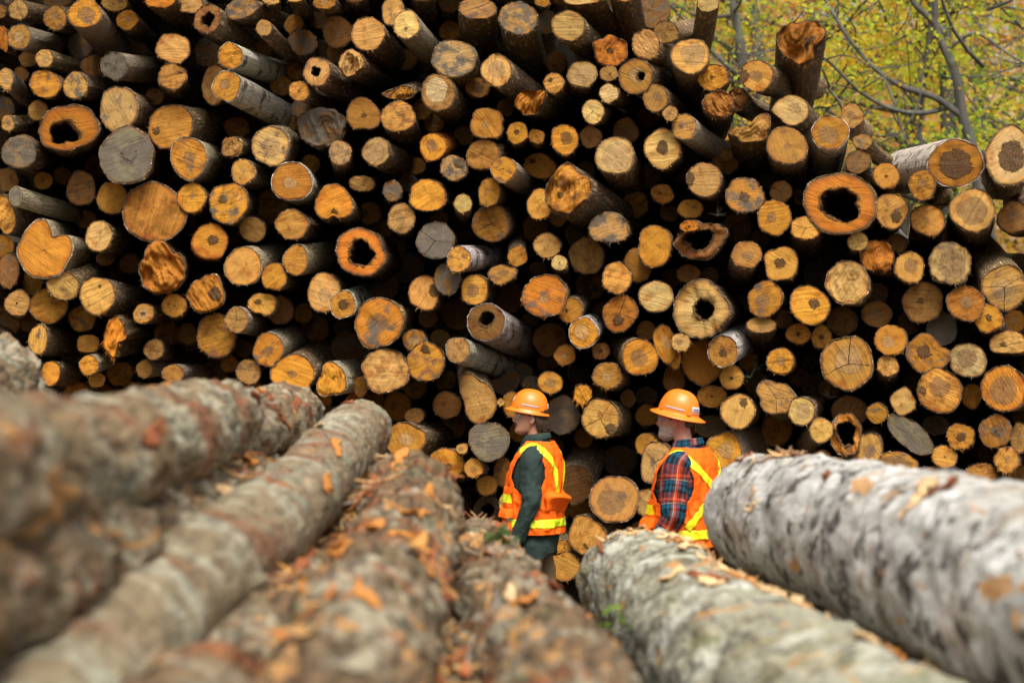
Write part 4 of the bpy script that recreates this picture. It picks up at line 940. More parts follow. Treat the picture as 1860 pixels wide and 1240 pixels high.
def near_log(a, c, rm, mat, label, seed, bend=0.0, lump=.035, knots=5, ext=1.0, group='barked logs in the near pile'):
    """a=(px,py,radius px) far end, c = the same at the near end; the radius in metres is rm"""
    A = P(a[0], a[1], rm * F / a[2]); B = P(c[0], c[1], rm * 1.08 * F / c[2]); B = B + (B - A).normalized() * ext; ax = B - A; L = ax.length; t = ax.normalized()
    u = Vector((0, 0, 1)); u = (u - t * u.dot(t)).normalized(); w = t.cross(u)
    rg = random.Random(seed); N, M = 84, 150; S = seed * 7.3
    kn = [(rg.uniform(.03, .97) * L, rg.uniform(-1.9, 1.9), rg.uniform(.03, .07), rg.uniform(.015, .05)) for _ in range(knots)]
    V, At = [], []
    for i in range(M + 1):
        f = i / M; f = f ** 1.25; l = f * L; r0 = rm * (1 + .08 * f)
        cen = A + ax * f + u * bend * math.sin(math.pi * f) + Vector((nz(l * .5, S, 1), 0, nz(l * .5, S, 9))) * .05
        if i == 0: r0 *= .965
        for j in range(N):
            an = 2 * math.pi * j / N; ca, sa = math.cos(an), math.sin(an)
            q = Vector((ca * r0, sa * r0, l))
            r = r0 + lump * (nz(q.x * 5 + S, q.y * 5, l * 2.2) * .6 + nz(q.x * 16 + S, q.y * 16, l * 8) * .5 + nz(q.x * 40 + S, q.y * 40, l * 24) * .35)
            for kl, ka, kw, kh in kn:
                da = (an - ka + math.pi) % (2 * math.pi) - math.pi; dd = ((l - kl) ** 2 + (da * rm) ** 2) / (kw * kw)
                if dd < 6: r += kh * math.exp(-dd)
            V.append(cen + u * (ca * r) + w * (sa * r)); At.append((q.x + S, q.y + S * .3, l + S))
    Fc = grid_faces(M + 1, N)
    mid = (A + B) / 2
    root = empty('felled_log', mid); tag(root, label, 'log', group)
    mesh_obj('bark', [v - mid for v in V], Fc, mat, root, attrs={'bco': At})
    for e, sg in ((0, -1), (M, 1)):
        ring = [V[e * N + j] - mid for j in range(N)]; cc = sum(ring, Vector()) / N; vv = []
        for s in (1, .7, .35, .02):
            for p in ring: vv.append(cc + (p - cc) * s * .995 + t * sg * (.004 + .01 * nz(p.x * 9, p.z * 9, s * 3)))
        mesh_obj('cut_face', vv, grid_faces(4, N), M_ENDN, root)
    NEAR.append((A, B, rm, u, w, L, V, N, M, root, mid))
    return root
near_log((5, 690, 78), (-330, 860, 150), .19, M_SPR, 'lichen-spotted log end peeping over the big curved spruce log, below the plain dusty ends', 1, lump=.06)
near_log((533, 762, 54), (-330, 985, 205), .155, M_SPR, 'thick curved spruce log with red bark split across it, above the rubble-strewn log', 2, bend=.04, lump=.045, knots=2)
near_log((655, 783, 55), (45, 1368, 168), .155, M_SPR3, 'long smooth mossy-grey log running up between two rougher spruce logs', 3, lump=.02)
near_log((742, 902, 76), (600, 1390, 182), .17, M_SPR2, 'flaking log with orange gashes, just beside the long smooth mossy-grey log', 4, lump=.05)
near_log((868, 1010, 62), (1060, 1420, 165), .16, M_SPR2, 'ragged red-brown log in front of the moustached man, green sprigs beside it', 5, lump=.06)
near_log((1010, 1292, 128), (1080, 1640, 200), .17, M_SPR2, 'short log end with a bare orange top at the very bottom', 6, lump=.06)
near_log((1146, 1062, 97), (1760, 1540, 262), .25, M_BEE, 'big grey-green log strewn with torn yellow chips, in front of the bearded man', 7, lump=.04)
near_log((1392, 925, 108), (2250, 1240, 262), .27, M_BIR, 'thick pale log with black mottling, behind the chip-strewn grey-green log', 8, lump=.034, bend=.03)
near_log((525, 858, 58), (-150, 1120, 180), .16, M_SPR2, 'low crumbly log covered in bark rubble under the thick curved spruce log', 9, lump=.05)
near_log((640, 1010, 70), (330, 1420, 170), .16, M_SPR2, 'dark lower log in the gap under the flaking log', 10, lump=.06)
near_log((838, 1120, 74), (800, 1600, 190), .17, M_SPR2, 'shadowed lower log under the ragged red-brown log', 11, lump=.06)
near_log((1240, 1170, 75), (1560, 1720, 200), .18, M_BEE, 'shadowed lower log under the chip-strewn log', 12, lump=.05)
near_log((250, 1040, 80), (-200, 1420, 190), .17, M_SPR, 'shadowed lower log beneath the crumbly rubble log', 13, lump=.04)
near_log((1560, 1170, 90), (2300, 1560, 220), .22, M_BIR, 'shadowed pale log under the thick mottled one', 14, lump=.05)
# wood chips, bark flakes and splinters caught on the logs
M_CHIP = NB('torn_wood'); _c = M_CHIP.attr('lcol').outputs['Color']; _n = M_CHIP.noise(M_CHIP.coord(), 30, 4)
M_CHIP = M_CHIP.fin(M_CHIP.mix(1.0, _c, M_CHIP.math('ADD', .6, M_CHIP.math('MULTIPLY', _n, .8)), 'MULTIPLY'), .8, M_CHIP.bump(_n, .5, .005))
rc = random.Random(21); V, Fc, A = [], [], []
def chip(p, n, rg, s, col):
    q = Quaternion(n, rg.uniform(0, 6.28)); e = q @ n.orthogonal().normalized(); g = n.cross(e); L = s * rg.uniform(.8, 2.4); W = s * rg.uniform(.08, .4); th = s * .05
    cu = rg.uniform(-.15, .4) * s; sk = rg.uniform(-.3, .3) * L; i0 = len(V); ws = [rg.uniform(.03, .3), rg.uniform(.6, 1.1), rg.uniform(.7, 1.2), rg.uniform(.4, 1.), rg.uniform(.02, .25)]
    for k in range(5):
        f = k / 4 - .5; ww = W * ws[k]; c = p + e * L * f + g * sk * (f * f * 4 - .5) + n * (cu * (f * f * 4) + th)
        V.extend([c - g * ww * .5, c + g * ww * .5, c + g * ww * .5 - n * th, c - g * ww * .5 - n * th]); A.extend([(*col, 1)] * 4)
    for k in range(4):
        a = i0 + k * 4
        for m in range(4): Fc.append((a + m, a + (m + 1) % 4, a + 4 + (m + 1) % 4, a + 4 + m))
    Fc.append((i0, i0 + 3, i0 + 2, i0 + 1)); Fc.append((i0 + 16, i0 + 17, i0 + 18, i0 + 19))
CHC = [(.55, .33, .13), (.62, .42, .2), (.42, .16, .04), (.34, .11, .04), (.26, .14, .08), (.5, .24, .06), (.28, .25, .2)]
for (k, cnt, a0, a1, s, pal) in ((1, 26, -1, 1.2, .05, (3, 4, 6)), (2, 26, -1, 1, .05, (3, 4, 6)), (3, 55, -1.2, 1.2, .085, (0, 2, 3, 4, 5, 6)), (4, 55, -1, 1.2, .085, None), (5, 70, -1, 1, .10, (0, 1, 5)), (6, 110, -1.3, .3, .07, (0, 1, 1, 2, 4)), (7, 60, -1.1, 1.1, .08, (0, 1, 2, 4)), (8, 240, -.8, 1.1, .085, None), (9, 110, -1, 1, .09, None), (10, 110, -1, 1, .09, None), (11, 110, -1, 1, .09, None)):
    clus = [(rc.random() ** 1.5 * .8, rc.gauss((a0 + a1) / 2, (a1 - a0) / 4)) for _ in range(max(4, cnt // 12))]
    A0, B0, rm, u, w, L = NEAR[k][:6]
    for _ in range(cnt):
        cf, ca = rc.choice(clus); f = min(.85, max(.004, cf + rc.gauss(0, .025))); an = ca + rc.gauss(0, .2)
        n = (u * math.cos(an) + w * math.sin(an)).normalized(); c = A0 + (B0 - A0) * f + n * (rm * (1 + .08 * f) + .006)
        chip(c, (n + Vector((rc.gauss(0, .16), rc.gauss(0, .16), rc.gauss(0, .16)))).normalized(), rc, s * rc.uniform(.35, 1.25), CHC[rc.choice(pal) if pal else rc.randrange(7)])
co_ = mesh_obj('bark_debris', V, Fc, M_CHIP, None, smooth=False, attrs={'lcol': A}); tag(co_, 'torn wood chips and bark flakes scattered over the near logs', 'debris', kind='stuff')
# green sprigs and a curled strip of bark
def sprig(p, label, rg, s=.3, cols=((.10, .16, .05), (.16, .22, .07), (.08, .12, .05)), nl=46, kind='leafy_sprig'):
    root = empty(kind, p); tag(root, label, 'sprig'); mb = MB(); cs = []
    for k in range(5):
        d = Vector((rg.gauss(0, .8), rg.gauss(0, .5), abs(rg.gauss(.3, .4)))).normalized(); q = Vector(); tw = []
        for m in range(5):
            tw.append((q.x, q.y, q.z, .005 - .0008 * m, .005 - .0008 * m)); q = q + d * s / 4; d = (d + Vector((rg.gauss(0, .3), rg.gauss(0, .3), -.12))).normalized()
            if m: cs.append(q.copy())
        mb.tube(tw, n=8, seg=6, up=(.3, .8, .2))
    mb.build('stem', M_TRUNK, root); leaf_mesh(cs, rg, s * .16, cols, root, 'foliage', per=max(1, nl // len(cs) + 1), spread=s * .1, flat=1)
rs = random.Random(4)
sprig(P(848, 1075, 7.7), 'dull green conifer sprig wedged between the flaking log and the ragged red-brown log', rs, .24, nl=200)
sprig(P(915, 1052, 8.05), 'fresh bright green leaf tuft lying on the ragged red-brown log', rs, .13, ((.22, .33, .04), (.28, .36, .05)), 60)
sprig(P(1148, 1150, 6.9), 'fresh green leaf tuft in the gap below the chip-strewn grey-green log', rs, .16, ((.2, .35, .05), (.25, .38, .06)), 40)
sprig(P(728, 946, 7.75), 'small yellow-green moss tuft on top of the flaking log', rs, .05, ((.3, .33, .04), (.25, .3, .05)), 40)
sprig(P(1364, 685, 15.4), 'dark green leaf sprig caught in the pile above the gnarled log', rs, .16, ((.05, .12, .05), (.07, .15, .06)), 22)
sprig(P(1506, 722, 15.3), 'bright lime leaf scrap under the very large tan log', rs, .07, ((.3, .45, .05), (.35, .45, .06)), 8)
sprig(P(1303, 392, 15.3), 'lime leaf scrap above the rotten shell log', rs, .08, ((.3, .4, .05), (.35, .42, .06)), 10)
sprig(P(1716, 372, 16.0), 'bright lime leaves showing in the gap below the wide birch-barked log', rs, .24, ((.36, .48, .04), (.42, .5, .05)), 60)
# torn strips of bark and bared wood still hanging on the logs
M_STRIP = plain('torn_tan_bark', (.70, .47, .24), .8, .55, 22, .8, .012); M_GASH = plain('bared_orange_wood', (.55, .22, .045), .75, .6, 22, .8, .012); M_RUST = plain('rusty_inner_bark', (.27, .085, .03), .85, .5, 20, .8, .012)
def torn(k, f, an, ln, wd, mat, rg, lift=.03):
    A0, B0, rm, u, w, L, VV, N, M, root, mid = NEAR[k]; V, Fc = [], []; n = max(8, int(ln / .02)); S = rg.random() * 90; dr = rg.uniform(-.5, .5)
    lf = [0, 0]; lf[rg.randrange(2)] = rg.uniform(.3, 1.) * lift
    def surf(l, a):
        i = max(0., min(M - 1.001, (max(0, l / L)) ** (1 / 1.25) * M)); i0 = int(i); t = i - i0; j = (a / (2 * math.pi) % 1.0) * N; j0 = int(j); s = j - j0
        g = lambda ii, jj: VV[ii * N + jj % N]
        p = g(i0, j0).lerp(g(i0, j0 + 1), s).lerp(g(i0 + 1, j0).lerp(g(i0 + 1, j0 + 1), s), t)
        return p, (u * math.cos(a) + w * math.sin(a))
    for q in range(n + 1):
        e = q / n; W = wd * (math.sin(math.pi * min(1, max(0, e * .94 + .03))) ** .5) * (.75 + .7 * nz(e * 6, S, 1)) + .004
        for m in range(6):
            b = m / 5 - .5; p, nn = surf(f * L + ln * (e - .5) + .03 * nz(b * 4, S, e * 9), an + dr * (e - .5) + (b * W + .25 * wd * nz(e * 5, S, 4)) / rm)
            up = .006 + lf[0] * max(0, .3 - e) * 3 + lf[1] * max(0, e - .7) * 3 + .012 * abs(b) * 2 * max(0, nz(e * 8, b * 3, S))
            V.append(p + nn * up - mid)
    o = mesh_obj('torn_strip', V, grid_faces(n + 1, 6, False), mat, root); md = o.modifiers.new('t', 'SOLIDIFY'); md.thickness = .006; md.offset = 0
rg = random.Random(33)
for k, cnt, a0, asd, mats in ((1, 4, -.2, .7, (M_RUST, M_GASH)), (2, 4, -.3, .7, (M_RUST, M_GASH, M_STRIP)), (3, 15, -.1, .65, (M_GASH, M_RUST, M_STRIP, M_GASH)), (4, 12, 0, .7, (M_GASH, M_STRIP, M_RUST)), (5, 6, 0, .6, (M_GASH, M_STRIP)), (6, 26, -.5, .28, (M_STRIP, M_STRIP, M_GASH)), (6, 6, .3, .6, (M_RUST, M_STRIP)), (7, 10, .1, .6, (M_STRIP, M_GASH, M_RUST)), (8, 8, 0, .6, (M_STRIP, M_GASH)), (9, 5, 0, .6, (M_GASH, M_RUST)), (10, 5, 0, .6, (M_GASH, M_RUST))):
    for _ in range(cnt):
        torn(k, rg.uniform(.0, .72) ** 1.3 + .01, a0 + rg.gauss(0, asd), rg.uniform(.08, .42), rg.uniform(.02, .07), rg.choice(mats), rg)
p_, a_ = 0, 0
for an in (-1.3, -1.0, -.7, -.4, -.1, .2, .5): torn(1, .235 + .012 * math.sin(an * 5), an, .05, .085, M_GASH if an in (-.4, -.1) else M_RUST, rg, .01)
# ---------------------------------------------------------------- the two men in safety gear
def skin_mat(name, col, red):
    b = NB(name); co = b.coord(); n = b.noise(co, 22, 4); n2 = b.noise(co, 90, 3)
    c = b.mix(b.ss(n, .42, .68), col, red)
    return b.fin(c, .5, b.bump(n2, .15, .003), .35)
def cloth(name, col, rough=.85, wr=.5, scale=9, var=.35, spec=.15, **k):
    b = NB(name); co = b.coord(); n = b.noise(co, scale, 4, .55, dist=.8); f = b.noise(co, 160, 2, .5); n2 = b.noise(co, 3, 3)
    c = b.mix(1.0, (*col, 1), b.math('ADD', 1 - var, b.math('MULTIPLY', b.math('ADD', n, n2), var)), 'MULTIPLY')
    return b.fin(c, rough, b.bump(b.math('ADD', n, b.math('MULTIPLY', f, .06)), wr, .03), spec, **k)
M_ORANGE = cloth('orange_mesh_cloth', (1.0, .150, .008), .75, .75, 7, .3)
M_LIME = cloth('lime_reflective_tape', (.72, .86, .02), .45, .3, 10, .12, .4)
M_YELLOW = cloth('yellow_reflective_tape', (.92, .80, .015), .45, .3, 10, .12, .4)
M_DARKGREEN = cloth('dark_green_twill', (.030, .048, .042), .85, .7, 8, .5)
M_KHAKI = cloth('khaki_trouser_cloth', (.16, .11, .06), .9, .6, 8, .4)
M_DENIM = cloth('dark_work_trouser_cloth', (.05, .05, .05), .9, .6, 8, .4)
M_BOOT = plain('boot_leather', (.09, .055, .03), .6, .4, 20, .4, .006)
M_SHELL = plain('orange_helmet_shell', (.93, .215, .012), .36, .22, 26, .12, .002, .5)
M_SHELL_SLOT = plain('helmet_slot_dark', (.45, .09, .01), .5, .1, 8, 0)
M_SILVER = plain('silver_tape', (.42, .42, .46), .35, .2, 60, 0, spec=.6)
M_WHITE = plain('white_sticker', (.78, .78, .78), .4, .05, 60, 0)
M_BLUE = plain('blue_print', (.05, .09, .32), .5, .1, 60, 0)
M_EYE = plain('eye_white', (.7, .68, .64), .2, .05, 20, 0); M_IRIS = plain('iris_dark', (.03, .02, .015), .1, .05, 20, 0)
M_BLACK = plain('black_plastic', (.02, .02, .022), .4, .1, 30, 0); M_RED = plain('red_strap', (.55, .03, .02), .5, .2, 30, .1)
M_GLASS = NB('clear_lens'); M_GLASS.b.inputs['Alpha'].default_value = .16; M_GLASS = M_GLASS.fin((.8, .82, .82), .05, None, .6)
M_GREYFRAME = plain('smoky_frame', (.16, .12, .11), .3, .1, 30, 0)
def hair_mat(name, c1, c2):
    b = NB(name); co = b.coord(); n = b.noise(b.vmath('MULTIPLY', co, (160, 160, 25)), 1, 4, .6)
    return b.fin(b.mix(n, c1, c2), .6, b.bump(n, .8, .006), .3)
def plaid():
    b = NB('plaid_flannel'); u = b.sep(b.uv())
    TE, BL, RD, OG, WH = (.012, .075, .12), (.010, .012, .016), (.20, .028, .016), (.62, .07, .015), (.40, .36, .28)
    st = [(0, TE), (.15, BL), (.22, TE), (.37, BL), (.50, RD), (.70, OG), (.80, RD), (.93, WH), (.965, BL)]
    a = b.ramp(b.math('FRACT', b.math('MULTIPLY', u[0], 1 / .118)), [(0, BL), (.12, TE), (.30, BL), (.42, RD), (.56, OG), (.66, WH), (.70, RD), (.80, BL), (.86, TE)], True)
    c = b.ramp(b.math('FRACT', b.math('MULTIPLY', u[1], 1 / .150)), st, True)
    tw = b.math('GREATER_THAN', b.math('SINE', b.math('MULTIPLY', b.math('ADD', u[0], u[1]), 1400.)), 0.)
    col = b.mix(b.math('ADD', .42, b.math('MULTIPLY', tw, .1)), c, a)
    n = b.noise(b.coord(), 9, 4, .55, dist=.8); col = b.mix(1.0, col, b.math('ADD', .55, b.math('MULTIPLY', n, 1.0)), 'MULTIPLY')
    return b.fin(col, .9, b.bump(n, .6, .03), .1)
M_PLAID = plaid()
ZK = [.70, .80, .90, 1.00, 1.12, 1.25, 1.35, 1.41, 1.455, 1.49, 1.515, 1.54]
AK = [.125, .130, .128, .126, .134, .142, .136, .122, .104, .084, .068, .062]
BK_ = [.185, .190, .180, .172, .180, .196, .206, .204, .178, .128, .086, .068]
CXK = [.0, .0, .0, .0, -.005, .0, .01, .016, .02, .022, .02, .018]
def torso_pt(phi, z, off=0.0, belly=0.0):
    a = interp(ZK, AK, z) + off; b_ = interp(ZK, BK_, z) + off; cx = interp(ZK, CXK, z)
    c, s = math.cos(phi), math.sin(phi); e = 2 / 2.35
    a2 = a + (belly * math.exp(-((z - 1.0) / .16) ** 2) if c > 0 else 0)
    return Vector((cx - a2 * math.copysign(abs(c) ** e, c), -b_ * math.copysign(abs(s) ** e, s), z))
def head_mb(beard=0.0):
    H = [-.006, .002, .010, .025, .045, .060, .080, .100, .120, .140, .165, .190, .210, .225, .234]
    FR = [.070, .088, .096, .101, .097, .098, .096, .093, .088, .098, .097, .085, .064, .036, .008]
    BKx = [-.045, -.028, -.012, .010, .028, .044, .060, .078, .090, .097, .100, .094, .078, .050, .010]
    WD = [.014, .026, .036, .047, .054, .059, .064, .068, .071, .075, .076, .069, .055, .033, .006]
    NH, NA = 70, 56; V = []
    for i in range(NH):
        h = lerp(-.006, .234, i / (NH - 1)); f = interp(H, FR, h); bk = interp(H, BKx, h); w = interp(H, WD, h); cx = (f - bk) * .5; hl = (f + bk) * .5
        for j in range(NA):
            a = 2 * math.pi * j / NA; c, s = math.cos(a), math.sin(a)
            x = cx + hl * math.copysign(abs(c) ** .86, c); y = w * math.copysign(abs(s) ** .9, s)
            if c > 0:
                nose = interp([.066, .073, .082, .090, .102, .120, .136, .15], [0, .014, .029, .031, .022, .011, .004, 0], h); x += nose * math.exp(-(y / (.012 + .006 * (h < .09))) ** 2)
                x -= .011 * math.exp(-((abs(y) - .032) / .014) ** 2 - ((h - .121) / .012) ** 2)
                x += (.005 * math.exp(-((h - .063) / .006) ** 2) + .005 * math.exp(-((h - .051) / .006) ** 2) - .004 * math.exp(-((h - .057) / .003) ** 2)) * math.exp(-(y / .024) ** 2)
                x += .005 * math.exp(-((h - .016) / .012) ** 2 - (y / .022) ** 2) + .004 * math.exp(-((h - .140) / .008) ** 2 - ((abs(y) - .028) / .02) ** 2)
                x += .003 * math.exp(-((h - .095) / .015) ** 2 - ((abs(y) - .045) / .015) ** 2)
            V.append(Vector((-x, y, h)))
    Fc = grid_faces(NH, NA); Fc.append(tuple(reversed(range(NA)))); Fc.append(tuple(range((NH - 1) * NA, NH * NA)))
    return V, Fc
def hand_into(mb, W, d, side, s=1.0):
    """palm, four bent fingers and a thumb; W wrist, d pointing along the hand; fingers spread along -X, palm turned to the body"""
    d = d.normalized(); fw = Vector((-1, 0, 0)); fw = (fw - d * fw.dot(d)).normalized(); nin = Vector((0, -side, 0)); nin = (nin - d * nin.dot(d) - fw * nin.dot(fw)).normalized()
    mb.tube([(*W, .024, .030), (*(W + d * .03), .022, .036), (*(W + d * .065), .017, .042), (*(W + d * .088), .014, .040), (*(W + d * .098), .010, .034)], n=14, seg=18, up=nin)
    for k, (o, L, cu) in enumerate(((.031, .070, .35), (.011, .080, .45), (-.010, .075, .55), (-.030, .060, .65))):
        q = W + d * .085 + fw * o; dd = (d + fw * o * 3).normalized(); pts = []
        for m in range(5):
            pts.append((*q, .0092 - .0007 * m, .0092 - .0007 * m)); q = q + dd * L / 4; dd = (dd + nin * cu * (.30 + .12 * m)).normalized()
        mb.tube(pts, n=12, seg=10, up=fw)
    q = W + d * .025 + fw * .028; dd = (d * .75 + fw * .65 + nin * .25).normalized(); pts = []
    for m in range(4):
        pts.append((*q, .0125 - .0013 * m, .0125 - .0013 * m)); q = q + dd * .022; dd = (dd + d * .25 + nin * .15).normalized()
    mb.tube(pts, n=10, seg=10, up=nin)
def remeshed(name, mb, mat, parent, vox=.0045, smooth=2):
    o = mb.build(name + '_raw', mat); r = o.modifiers.new('r', 'REMESH'); r.mode = 'VOXEL'; r.voxel_size = vox
    if smooth:
        s = o.modifiers.new('s', 'SMOOTH'); s.iterations = smooth; s.factor = .5
    me = bpy.data.meshes.new_from_object(o.evaluated_get(bpy.context.evaluated_depsgraph_get()))
    me.polygons.foreach_set('use_smooth', [True] * len(me.polygons)); me.name = name
    if not me.materials: me.materials.append(mat)
    old = o.data; bpy.data.objects.remove(o); bpy.data.meshes.remove(old)
    n = bpy.data.objects.new(name, me); C.objects.link(n); n.parent = parent
    return n
def vest_off(phi, z, loose):
    w = .027 + (loose - .006) * sstep(1.35, .95, z)
    k = sstep(1.5, 1.3, z); q = z * 7 + math.cos(phi * 2 + 1) * 1.2
    return w + .014 * nz(math.cos(phi) * 2.2, math.sin(phi) * 2.2, z * 5) * k + .017 * (1 - abs(nz(math.cos(phi) * 3.5, math.sin(phi) * 3.5, q))) ** 4 * k + .007 * nz(math.cos(phi) * 6, math.sin(phi) * 6, z * 9)
def patch(fn, u0, u1, v0, v1, nu, nv, name, mat, parent):
    V = [fn(lerp(u0, u1, i / nu), lerp(v0, v1, j / nv), i / nu, j / nv) for i in range(nu + 1) for j in range(nv + 1)]
    return mesh_obj(name, V, grid_faces(nu + 1, nv + 1, False), mat, parent)
def strip(surf, path, width, off, name, mat, parent, n=70):
    pts = spline([(a, z) for a, z in path], n); V = []
    for i, (a, z) in enumerate(pts):
        a0, z0 = pts[max(i - 1, 0)]; a1, z1 = pts[min(i + 1, n - 1)]
        p0, p1 = surf(R(a0), z0, off), surf(R(a1), z1, off); t = (p1 - p0).normalized()
        eps = .01; pu = (surf(R(a) + .02, z, off) - surf(R(a), z, off)) / .02; pv = (surf(R(a), z + eps, off) - surf(R(a), z, off)) / eps
        nn = pu.cross(pv).normalized(); lat = nn.cross(t)
        mu, mv = lat.dot(pu) / max(pu.length_squared, 1e-6), lat.dot(pv) / max(pv.length_squared, 1e-6)
        for k in range(7):
            s = (k / 6 - .5) * width; V.append(surf(R(a) + mu * s, z + mv * s, off))
    o = mesh_obj(name, V, grid_faces(n, 7, False), mat, parent); m = o.modifiers.new('t', 'SOLIDIFY'); m.thickness = .002; m.offset = 0
    return o
def make_person(loc, yaw, g):
    root = empty('person', loc, -R(yaw)); tag(root, g['label'], 'person')
    sc = g.get('scale', 1.0); root.scale = (sc, sc, sc)
    hx, hz0 = g['head']; pit = Matrix.Rotation(R(g['turn']), 3, 'Z') @ Matrix.Rotation(R(g.get('pitch', 6)), 3, 'Y') @ Matrix.Scale(1.08, 3); ear = Vector((0, 0, .105))
    def hp(v): return Vector((hx, 0, hz0)) + ear + pit @ (v - ear)
    # body: one continuous skin
    mb = MB(); V, Fc = head_mb(); mb.add([hp(v) for v in V], Fc)
    for s in (-1, 1):
        mb.ell(hp(Vector((.008, s * .074, .106))), (.019, .0075, .033), pit @ Matrix.Rotation(R(12), 3, 'Y') @ Matrix.Rotation(R(s * 18), 3, 'Z'), 18, 10)
        mb.ell(hp(Vector((.000, s * .072, .084))), (.010, .007, .014), pit, 12, 8)
    nt = hp(Vector((.018, 0, .075)))
    mb.tube([(.028, 0, 1.40, .075, .085), (.022, 0, 1.47, .060, .062), (lerp(.02, nt.x, .5), 0, 1.525, .056, .055), (*nt, .058, .056)], n=16, seg=24, up=(1, 0, 0))
    V = []; zs = [.80 + (1.53 - .80) * i / 30 for i in range(31)]
    for z in zs:
        for j in range(40): V.append(torso_pt(2 * math.pi * j / 40, z, -.02))
    f = grid_faces(31, 40); f.append(tuple(range(40))); f.append(tuple(reversed(range(30 * 40, 31 * 40)))); mb.add(V, f)
    arms = {}
    for s in (-1, 1):
        sh, el, wr = [Vector((x, y if s < 0 else -y, z)) for x, y, z in (g['armL'] if s < 0 else g['armR'])]
        arms[s] = (sh, el, wr)
        mb.tube([(*sh, .055, .055), (*(sh.lerp(el, .45)), .050, .050), (*el, .041, .041), (*(el.lerp(wr, .35)), .042, .040), (*wr, .027, .030)], n=26, seg=18, up=(1, 0, 0))
        hand_into(mb, wr, (wr - el).normalized() + Vector((0, 0, -.3)), s)
        lx = g['stride'] * s
        hipj = Vector((0, s * .09, .84)); kn = Vector((lx * .5 - .03, s * .095, .47)); an = Vector((lx, s * .10, .09))
        mb.tube([(*hipj, .085, .085), (*(hipj.lerp(kn, .5)), .072, .07), (*kn, .054, .052), (*(kn.lerp(an, .35)), .052, .052), (*an, .036, .036)], n=24, seg=18, up=(1, 0, 0))
        mb.tube([(an.x + .05, an.y, .05, .035, .035), (an.x, an.y, .06, .042, .042), (an.x - .10, an.y, .045, .030, .042), (an.x - .17, an.y, .035, .02, .035)], n=14, seg=14, up=(0, 0, 1))
    body = remeshed('body', mb, g['skin'], root)
    # face: eyes, brows, moustache or beard, hair
    for s in (-1, 1):
        e = MB().ell(hp(Vector((-.0765, s * .031, .121))), (.0105, .0125, .0075), None, 16, 10).build('eye', M_EYE, root)
        MB().ell(hp(Vector((-.0845, s * .031, .121))), (.0035, .0055, .0055), None, 12, 8).build('iris', M_IRIS, e)
        MB().tube([(*hp(Vector((-.093, s * .014, .138))), .003, .004), (*hp(Vector((-.094, s * .032, .142))), .0035, .005), (*hp(Vector((-.080, s * .052, .137))), .002, .003)], n=10, seg=8, up=(0, 0, 1)).build('eyebrow', g['hairm'], root)
    g['hairfn'](root, hp, pit)
    # shirt
    sb = MB(); V, U = [], []; NA, NZ = 72, 60
    for i in range(NZ + 1):
        z = lerp(g['tail'], 1.528, i / NZ)
        for j in range(NA):
            a = 2 * math.pi * j / NA; o = .004 + (.012 + .012 * sstep(1.0, .75, z)) * (1 + nz(math.cos(a) * 2.5 + sc, math.sin(a) * 2.5, z * 6))
            p = torso_pt(a, max(z, .70), o * sstep(1.54, 1.44, z) + .004, g['belly']); p.z = z + (.035 * math.cos(2 * a) if i == 0 else 0); V.append(p); U.append((a * .17, z))
    sb.add(V, grid_faces(NZ + 1, NA), U)
    for s in (-1, 1):
        sh, el, wr = arms[s]; S0 = s * 3.7 + sc
        inn = Vector((sh.x + .005, sh.y - s * -0 - (s * .06), sh.z + .012))
        def wob(a, L, q): return .013 * nz(math.cos(a) * 1.6 + S0, math.sin(a) * 1.6, L * 9) + .020 * math.exp(-((L - .33) / .11) ** 2) * nz(math.cos(a) * 2 + S0, math.sin(a) * 2, L * 26) + .009 * nz(math.cos(a) * 4 + S0 + L * 6, math.sin(a) * 4, L * 15) + .004
        K = g.get('arm', 1.0)
        sb.tube([(p[0], p[1], p[2], p[3] * K, p[4] * K) for p in [(*inn, .070, .080), (*(sh + Vector((0, s * .004, -.01))), .074, .076), (*(sh.lerp(el, .3)), .070, .072), (*(sh.lerp(el, .7)), .063, .064), (*el, .060, .060), (*(el.lerp(wr, .45)), .054, .055), (*(el.lerp(wr, .9)), .045, .047), (*wr, .040, .042)]], n=70, seg=32, up=(1, 0, 0), wob=wob, cap=False)
        sb.tube([(*(wr.lerp(el, .16)), .049, .050), (*(wr.lerp(el, .02)), .046, .047), (*(wr.lerp(el, -.01)), .040, .041)], n=8, seg=28, up=(1, 0, 0), cap=False)
    shirt = sb.build('shirt', g['shirtm'], root)
    # collar: a standing band folded over, open at the throat
    V, U = [], []
    for i in range(61):
        a = R(14 + 332 * i / 60); back = (1 - math.cos(a)) / 2
        for k, (r, dz) in enumerate(((.066, 0), (.070, .026), (.074, .040), (.082, .036), (.094, .004 - .03 * (1 - back)), (.092, .0 - .03 * (1 - back)))):
            rx_ = r * (1 + .18 * (1 - back) * (k > 3)); V.append(Vector((.020 - rx_ * math.cos(a) * 1.02 - .012 * (1 - back), -r * math.sin(a) * 1.04, 1.507 + dz + .022 * back))); U.append((a * .08, dz))
    cobj = mesh_obj('collar', V, grid_faces(61, 6, False), g['shirtm'], shirt, uv=U)
    # trousers and boots
    tb = MB()
    V = []
    for i in range(15):
        z = lerp(.76, .98, i / 14)
        for j in range(48): V.append(torso_pt(2 * math.pi * j / 48, z, .006, g['belly']))
    tb.add(V, grid_faces(15, 48))
